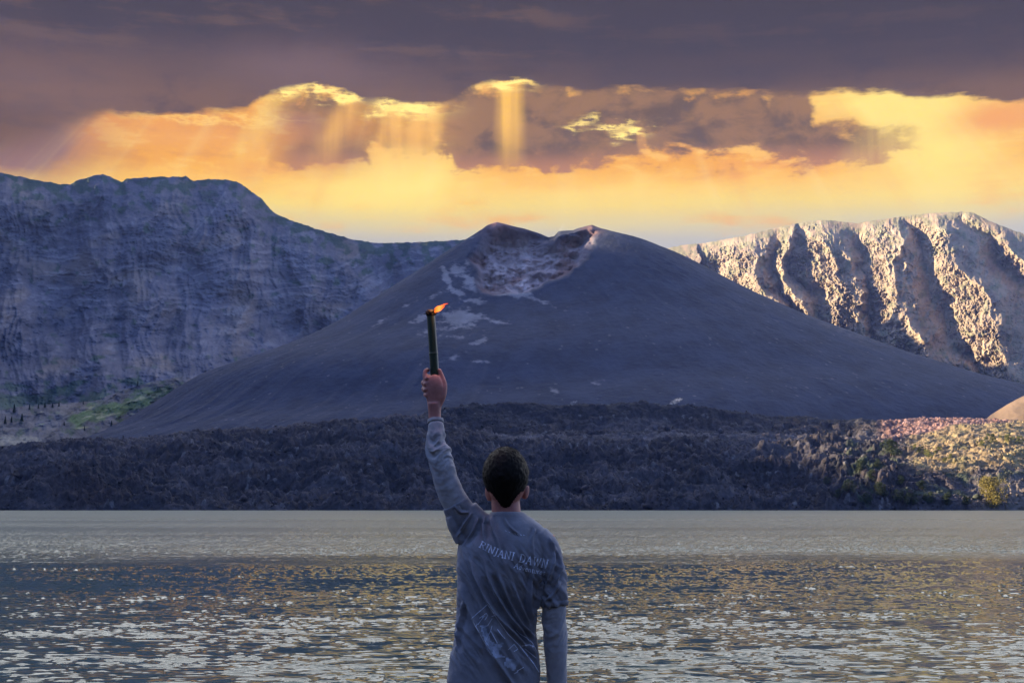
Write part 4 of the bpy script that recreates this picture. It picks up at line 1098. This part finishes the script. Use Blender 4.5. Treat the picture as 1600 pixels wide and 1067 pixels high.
V_, f_ = tube([ax0, ax0*.67+ax1*.33, ax0*.33+ax1*.67, ax1], [.0182,.0180,.0172,.0166], sub=50, n=40, dispf=bamb)
add('tube', pymesh('tube', V_, f_), M_bam, torch)
parts = []
rng = np.random.default_rng(3)
dv = (ax1-ax0)/np.linalg.norm(ax1-ax0)
V_, f_ = tube([ax1-dv*.008, ax1, ax1+dv*.010, ax1+dv*.018], [.0172,.0184,.0176,.009], sub=6, n=32, dispf=lambda s_, th: .0022*fbm(th*3, s_*90, 3, 670))
parts.append((V_, f_))
for k in range(70):
    a_ = rng.uniform(0, 2*np.pi); rr_ = .0172*math.sqrt(rng.uniform(.3, 1)); o_ = ax1 + np.array([math.cos(a_)*rr_, math.sin(a_)*rr_, rng.uniform(-.006, .008)])
    out = np.array([math.cos(a_), math.sin(a_), 0])*rng.uniform(.1, .7) + dv*rng.uniform(.3, 1.0)
    ln_ = rng.uniform(.008, .022); parts.append(tube([o_, o_+out*ln_*.5, o_+out*ln_*rng.uniform(.8,1)+np.array([rng.normal(0,.003),0,-.002])], [.0022,.0020,.0007], sub=2, n=6))
add('charred_end', pymesh('charred_end', *join(parts)), M_char, torch)
M_fl, _ = new_mat('flame'); nt_ = M_fl.node_tree; nt_.nodes.clear(); S.tree = nt_
em = nt_.nodes.new('ShaderNodeEmission'); oo = nt_.nodes.new('ShaderNodeOutputMaterial'); nt_.links.new(em.outputs[0], oo.inputs[0])
t_ = S(nt_.nodes.new('ShaderNodeTexCoord').outputs['Object']); fx_, fy_, fz_ = sep(t_)
f0 = B(675, 485, .022) - B(680, 612, .031)
put(em.inputs['Color'], ramp(ss(fx_ + noise(t_, 160, 3, 0.6)*0.012 - 0.006, float(f0[0]), float(f0[0])+0.062, mode='LINEAR'), [(0.0,(0.6,0.05,0.008)),(0.2,(1.0,0.16,0.02)),(0.42,(1.0,0.26,0.055)),(0.68,(1.0,0.11,0.025)),(1.0,(0.5,0.04,0.03))]))
em.inputs['Strength'].default_value = 0.6
parts = [tube([B(674,486,.02), B(679,483.0,.018), B(684,479,.016), B(690,475.4,.015), B(699,472.4,.014)], [(.004,.006),(.0078,.007),(.0070,.006),(.0038,.004),(.0004,.0004)], sub=8, n=20, dispf=lambda s_, th: .0015*np.sin(s_*170+th)),
         tube([B(677,484,.018), B(684,482.0,.016), B(690,478.5,.015), B(694,476.6,.014)], [(.005,.006),(.0080,.006),(.0040,.004),(.0004,.0004)], sub=8, n=16)]
add('flame', pymesh('flame', *join(parts)), M_fl, torch)
lf = bpy.data.lights.new('flame_light', 'POINT'); lf.energy = 0.8; lf.color = (1.0, 0.42, 0.16); lf.shadow_soft_size = 0.02
lfo = bpy.data.objects.new('flame_light', lf); sc.collection.objects.link(lfo); lfo.parent = torch
lfo.location = Vector(B(686, 470, .01) - B(680, 612, .031))
# ------------------------------------------------------------------ trees and shrubs
def leaf_mat(name, c0, c1):
    m, b = new_mat(name)
    oi = S.tree.nodes.new('ShaderNodeObjectInfo')
    n = noise(pos(), 0.35, 4, 0.6)
    put(b.inputs['Base Color'], mixc(ss(n, 0.35, 0.65), c0, c1))
    b.inputs['Roughness'].default_value = 0.8; b.inputs['Specular IOR Level'].default_value = 0.15
    return m
M_gold = leaf_mat('golden_green_leaves', (0.12, 0.10, 0.025), (0.24, 0.19, 0.055))
M_dkleaf = leaf_mat('dark_green_leaves', (0.025, 0.036, 0.02), (0.05, 0.065, 0.03))
M_olive = leaf_mat('olive_leaves', (0.10, 0.11, 0.03), (0.20, 0.19, 0.06))
M_pine = leaf_mat('pine_needles', (0.018, 0.032, 0.020), (0.035, 0.055, 0.03))
M_bark = simple_mat('bark', (0.06, 0.045, 0.035), 0.9, 0.3, 3.0)
def crown_mesh(name, seed, h, w, n, leaf, lobes, base=0.12, pine=False):
    rng = np.random.default_rng(seed)
    if pine:
        t_ = rng.random(n)**0.8; zc = h*(base + (1-base)*t_); tier = 0.75+0.25*np.cos(t_*38)
        rr_ = w/2*(1-t_)**0.85*np.sqrt(rng.uniform(0.25, 1, n))*tier; a_ = rng.uniform(0, 2*np.pi, n)
        C = np.stack([rr_*np.cos(a_), rr_*np.sin(a_), zc - rr_*0.25], -1)
    else:
        lc = np.stack([rng.normal(0, w*0.22, lobes), rng.normal(0, w*0.22, lobes), h*(base+rng.uniform(0.12, 0.86-base, lobes))], -1)
        lr = rng.uniform(0.13, 0.26, lobes)*min(w, h)
        lc[:, :2] *= (1.05-np.abs(lc[:, 2:]/h-0.45))[:, :]
        k = rng.integers(0, lobes, n); dv_ = rng.normal(0, 1, (n, 3)); dv_ /= np.linalg.norm(dv_, axis=1)[:, None]
        C = lc[k] + dv_*(lr[k]*rng.uniform(0.45, 1.12, n)**0.6)[:, None]
        C[:, 2] = np.maximum(C[:, 2], 0.02*h)
    a_ = rng.normal(0, 1, (n, 3)); a_ /= np.linalg.norm(a_, axis=1)[:, None]
    b_ = np.cross(a_, rng.normal(0, 1, (n, 3))); b_ /= np.linalg.norm(b_, axis=1)[:, None]
    s_ = leaf*rng.uniform(0.6, 1.4, (n, 1))
    V = np.stack([C-a_*s_, C+b_*s_*.6, C+a_*s_, C-b_*s_*.6], 1)
    return mesh_np(name, V.reshape(-1, 3), np.arange(n*4).reshape(n, 4))
def trunk_mesh(name, seed, h, r_, pine=False):
    rng = np.random.default_rng(seed); top = h*(0.92 if pine else 0.6)
    ps = [tube([np.array([0,0,-1.0]), np.array([0,0,h*.1]), np.array([rng.normal(0,h*.02),0,top*.6]), np.array([rng.normal(0,h*.03),0,top])], [r_*1.3,r_,r_*.7,r_*.2], sub=3, n=8)]
    for k in range(3 if pine else 6):
        a_ = rng.uniform(0, 6.28); z0 = top*rng.uniform(.25,.8); l_ = h*rng.uniform(.15,.32)*(0.5 if pine else 1)
        ps.append(tube([np.array([0,0,z0]), np.array([math.cos(a_)*l_*.5, math.sin(a_)*l_*.5, z0+l_*.35]), np.array([math.cos(a_)*l_, math.sin(a_)*l_, z0+l_*.8])], [r_*.5,r_*.3,r_*.1], sub=2, n=6))
    return pymesh(name, *join(ps))
def plant(name, mats, seed, h, w, n, leaf, lobes=10, base=0.1, pine=False):
    r_ = empty(name)
    link('trunk', trunk_mesh('trunk', seed, h, h*0.022, pine), M_bark, r_)
    link('crown', crown_mesh('crown', seed, h, w, n, leaf, lobes, base, pine), mats, r_, smooth=False)
    return r_
def clone(r_):
    o = r_.copy(); sc.collection.objects.link(o)
    for c in r_.children:
        q = c.copy(); sc.collection.objects.link(q); q.parent = o
    return o
bvl = BVHTree.FromPolygons([Vector(q) for q in lava_G[::3, ::3].reshape(-1, 3)], [tuple(int(i) for i in q) for q in grid_faces(lava_G[::3, ::3].shape[0], lava_G[::3, ::3].shape[1])])
_me = [o for o in bpy.data.objects if o.name.startswith('hills')]
def tri_bvh(o):
    return BVHTree.FromPolygons([v_.co.copy() for v_ in o.data.vertices], [tuple(p_.vertices) for p_ in o.data.polygons])
bvv = tri_bvh(valley_o)
def seat(px, py, bv):
    """where the sight line through a pixel meets the terrain"""
    d_ = Vector(P(np.float64(px), np.float64(py), 1000.0)) - Vector((0, 0, CAM_H)); d_.normalize()
    h_ = bv.ray_cast(Vector((0, 0, CAM_H)), d_, 20000)
    return h_[0]
used = {}
def put_tree(proto, key, px, py, hpx, bv, label, cat, group=None):
    p_ = seat(px, py, bv)
    if p_ is None: return
    o = proto if key not in used else clone(proto); used[key] = 1
    hw = hpx/F*p_.y
    k = hw/proto_h[key]; o.location = p_ - Vector((0, 0, 0.03*hw)); o.scale = (k*random.uniform(.85,1.2), k, k); o.rotation_euler = (0, 0, random.uniform(0, 6.28))
    tag(o, label, cat, group)
random.seed(4); proto_h = {'gold': 22, 'dark': 14, 'olive': 10, 'pine': 20, 'dark2': 14}
gold = plant('shore_tree', M_gold, 1, 22, 18, 5200, 0.42, 22, 0.05)
dark = plant('scrub_tree', M_dkleaf, 2, 14, 13, 2200, 0.42, 12, 0.06)
dark2 = plant('scrub_tree', M_dkleaf, 7, 14, 16, 2200, 0.42, 14, 0.04)
olive = plant('shrub', M_olive, 3, 10, 12, 1500, 0.36, 10, 0.02)
pine = plant('pine_tree', M_pine, 4, 20, 9, 1300, 1.0, 1, 0.08, True)
put_tree(gold, 'gold', 1549, 793, 54, bvl, 'tall golden green tree at the waterline on the right shore', 'tree')
ORD = ['leftmost','second from the left','third from the left','fourth from the left','fifth from the left','sixth from the left','seventh from the left','eighth from the left','eighth from the right','seventh from the right','sixth from the right','fifth from the right','fourth from the right','third from the right','second from the right','rightmost']
gr = 'scrub trees on the shaded lava shore'
SCR = sorted([(1345,738,22),(1362,752,20),(1330,768,22),(1376,775,24),(1400,782,20),(1310,778,16),(1425,788,22),(1352,786,18),(1455,786,20),(1480,790,22),(1372,728,14),(1408,757,16),(1440,765,16),(1290,756,13),(1508,788,16)])
for i, (x_, y_, h_) in enumerate(SCR):
    put_tree(dark if i % 2 else dark2, 'dark' if i % 2 else 'dark2', x_, y_, h_, bvl, 'dark green scrub tree on the shaded lava shore, ' + (ORD[i] if i < 7 else ORD[i+1]), 'tree', gr)
put_tree(dark, 'dark', 1392, 712, 28, bvl, 'dark bushy tree at the edge of the sunlit lava, tallest on the slope', 'tree')
gs = 'olive shrubs on the sunlit shore'
for i, (x_, y_, h_) in enumerate(sorted([(1437,708,12),(1452,714,13),(1466,706,9),(1428,702,9),(1484,716,8),(1475,722,8)])):
    put_tree(olive, 'olive', x_, y_, h_, bvl, 'olive shrub on the pale sunlit ledge by the reddish lava, ' + (ORD[:3]+ORD[-3:])[i], 'shrub', gs)
for (x_, y_, h_, lb) in [(1551,692,16,'pointed olive shrub standing left of the smooth ochre slope'),(1575,690,13,'round olive shrub at the foot of the smooth ochre slope'),(1592,692,12,'olive shrub at the foot of the ochre slope, by the right edge'),(1533,696,10,'low olive shrub leftmost at the foot of the ochre slope')]:
    put_tree(olive, 'olive', x_, y_, h_, bvl, lb, 'shrub')
gp = 'pines in the left valley'
for (x_, y_, h_, lb) in [(176,614,9,'dark pine beside the bare pale patch in the left valley'),(156,624,10,'dark pine just below the bare pale patch in the left valley'),(215,603,8,'dark pine standing alone on the upper valley slope'),
                     (174,668,11,'dark round-topped pine on the lower valley slope beside the bright grass'),(132,673,8,'low dark pine below the row on the left valley slope'),(22,645,14,'tall pine at the left edge of the valley slope'),(8,662,12,'dark pine low in the valley at the left edge'),(34,658,12,'small dark pine just right of the tall pine at the left edge'),(18,660,10,'small dark pine just below the tall pine at the left edge'),
                     (82,637,8,'pine fourth from the left in the row across the left valley'),(70,637,9,'pine third from the left in the row across the left valley'),(60,638,8,'pine second from the left in the row across the left valley'),(46,640,9,'pine leftmost in the row across the left valley'),(92,635,7,'pine second from the right in the row across the left valley'),(100,665,7,'lone low pine under the right end of the valley row'),(130,632,6,'pine rightmost in the row across the left valley')]:
    put_tree(pine, 'pine', x_, y_, h_, bvv, lb, 'tree', None if lb.startswith('tall') or 'bare pale' in lb or 'alone' in lb else gp)

# ------------------------------------------------------------------ thin steam from the lava and the crater
def steam(px, py, Y, wpx, hpx, dens, label, seed):
    c = Vector(P(np.float64(px), np.float64(py), float(Y))); k = Y/F
    m = bpy.data.materials.new('steam'); m.use_nodes = True; m.node_tree.nodes.clear(); S.tree = m.node_tree
    v_ = m.node_tree.nodes.new('ShaderNodeVolumePrincipled'); o_ = m.node_tree.nodes.new('ShaderNodeOutputMaterial')
    t_ = S(m.node_tree.nodes.new('ShaderNodeTexCoord').outputs['Object']); n = noise(t_, 3.0/(hpx*k), 4, 0.6)
    put(v_.inputs['Density'], ss(n, 0.42, 0.75)*dens); v_.inputs['Color'].default_value = (0.9, 0.93, 1, 1); v_.inputs['Anisotropy'].default_value = 0.1
    m.node_tree.links.new(v_.outputs[0], o_.inputs['Volume'])
    ps = []
    for i, (a_, b_, r_) in enumerate([(-.35,-.45,.16),(-.12,-.2,.26),(.1,.05,.3),(.3,.3,.22)]):
        ps.append(ball(np.array([a_*wpx*k, 0, b_*hpx*k]), (r_*wpx*k, r_*wpx*k, r_*hpx*k*1.2), n=8))
    o = link('steam', remesh('steam', ps, max(0.8, hpx*k/14), 1), m)
    o.location = c; tag(o, label, 'steam', kind='stuff')
steam(1056, 626, 1262, 22, 10, 0.16, 'white steam puff rising from the dark lava right of the person', 1)
steam(895, 629, 1262, 16, 9, 0.07, 'faint steam above the dark lava behind the person', 2)
steam(877, 356, 1815, 12, 16, 0.02, 'thin smoke wisp from the notch of the crater', 3)
# ------------------------------------------------------------------ air
hz = bpy.data.materials.new('haze'); hz.use_nodes = True; hz.node_tree.nodes.clear(); S.tree = hz.node_tree
hv = S.tree.nodes.new('ShaderNodeVolumePrincipled'); ho = S.tree.nodes.new('ShaderNodeOutputMaterial')
hv.inputs['Color'].default_value = (0.34, 0.46, 1.0, 1); hv.inputs['Density'].default_value = 2.3e-5; hv.inputs['Anisotropy'].default_value = 0.0
S.tree.links.new(hv.outputs[0], ho.inputs['Volume'])
bx = bmesh.new(); bmesh.ops.create_cube(bx, size=1)
for v_ in bx.verts: v_.co = Vector((v_.co.x*30000, 5000+v_.co.y*20000, 546 + v_.co.z*1106))
me = bpy.data.meshes.new('haze'); bx.to_mesh(me); bx.free()
struct(link('haze', me, hz, smooth=False), 'stuff')
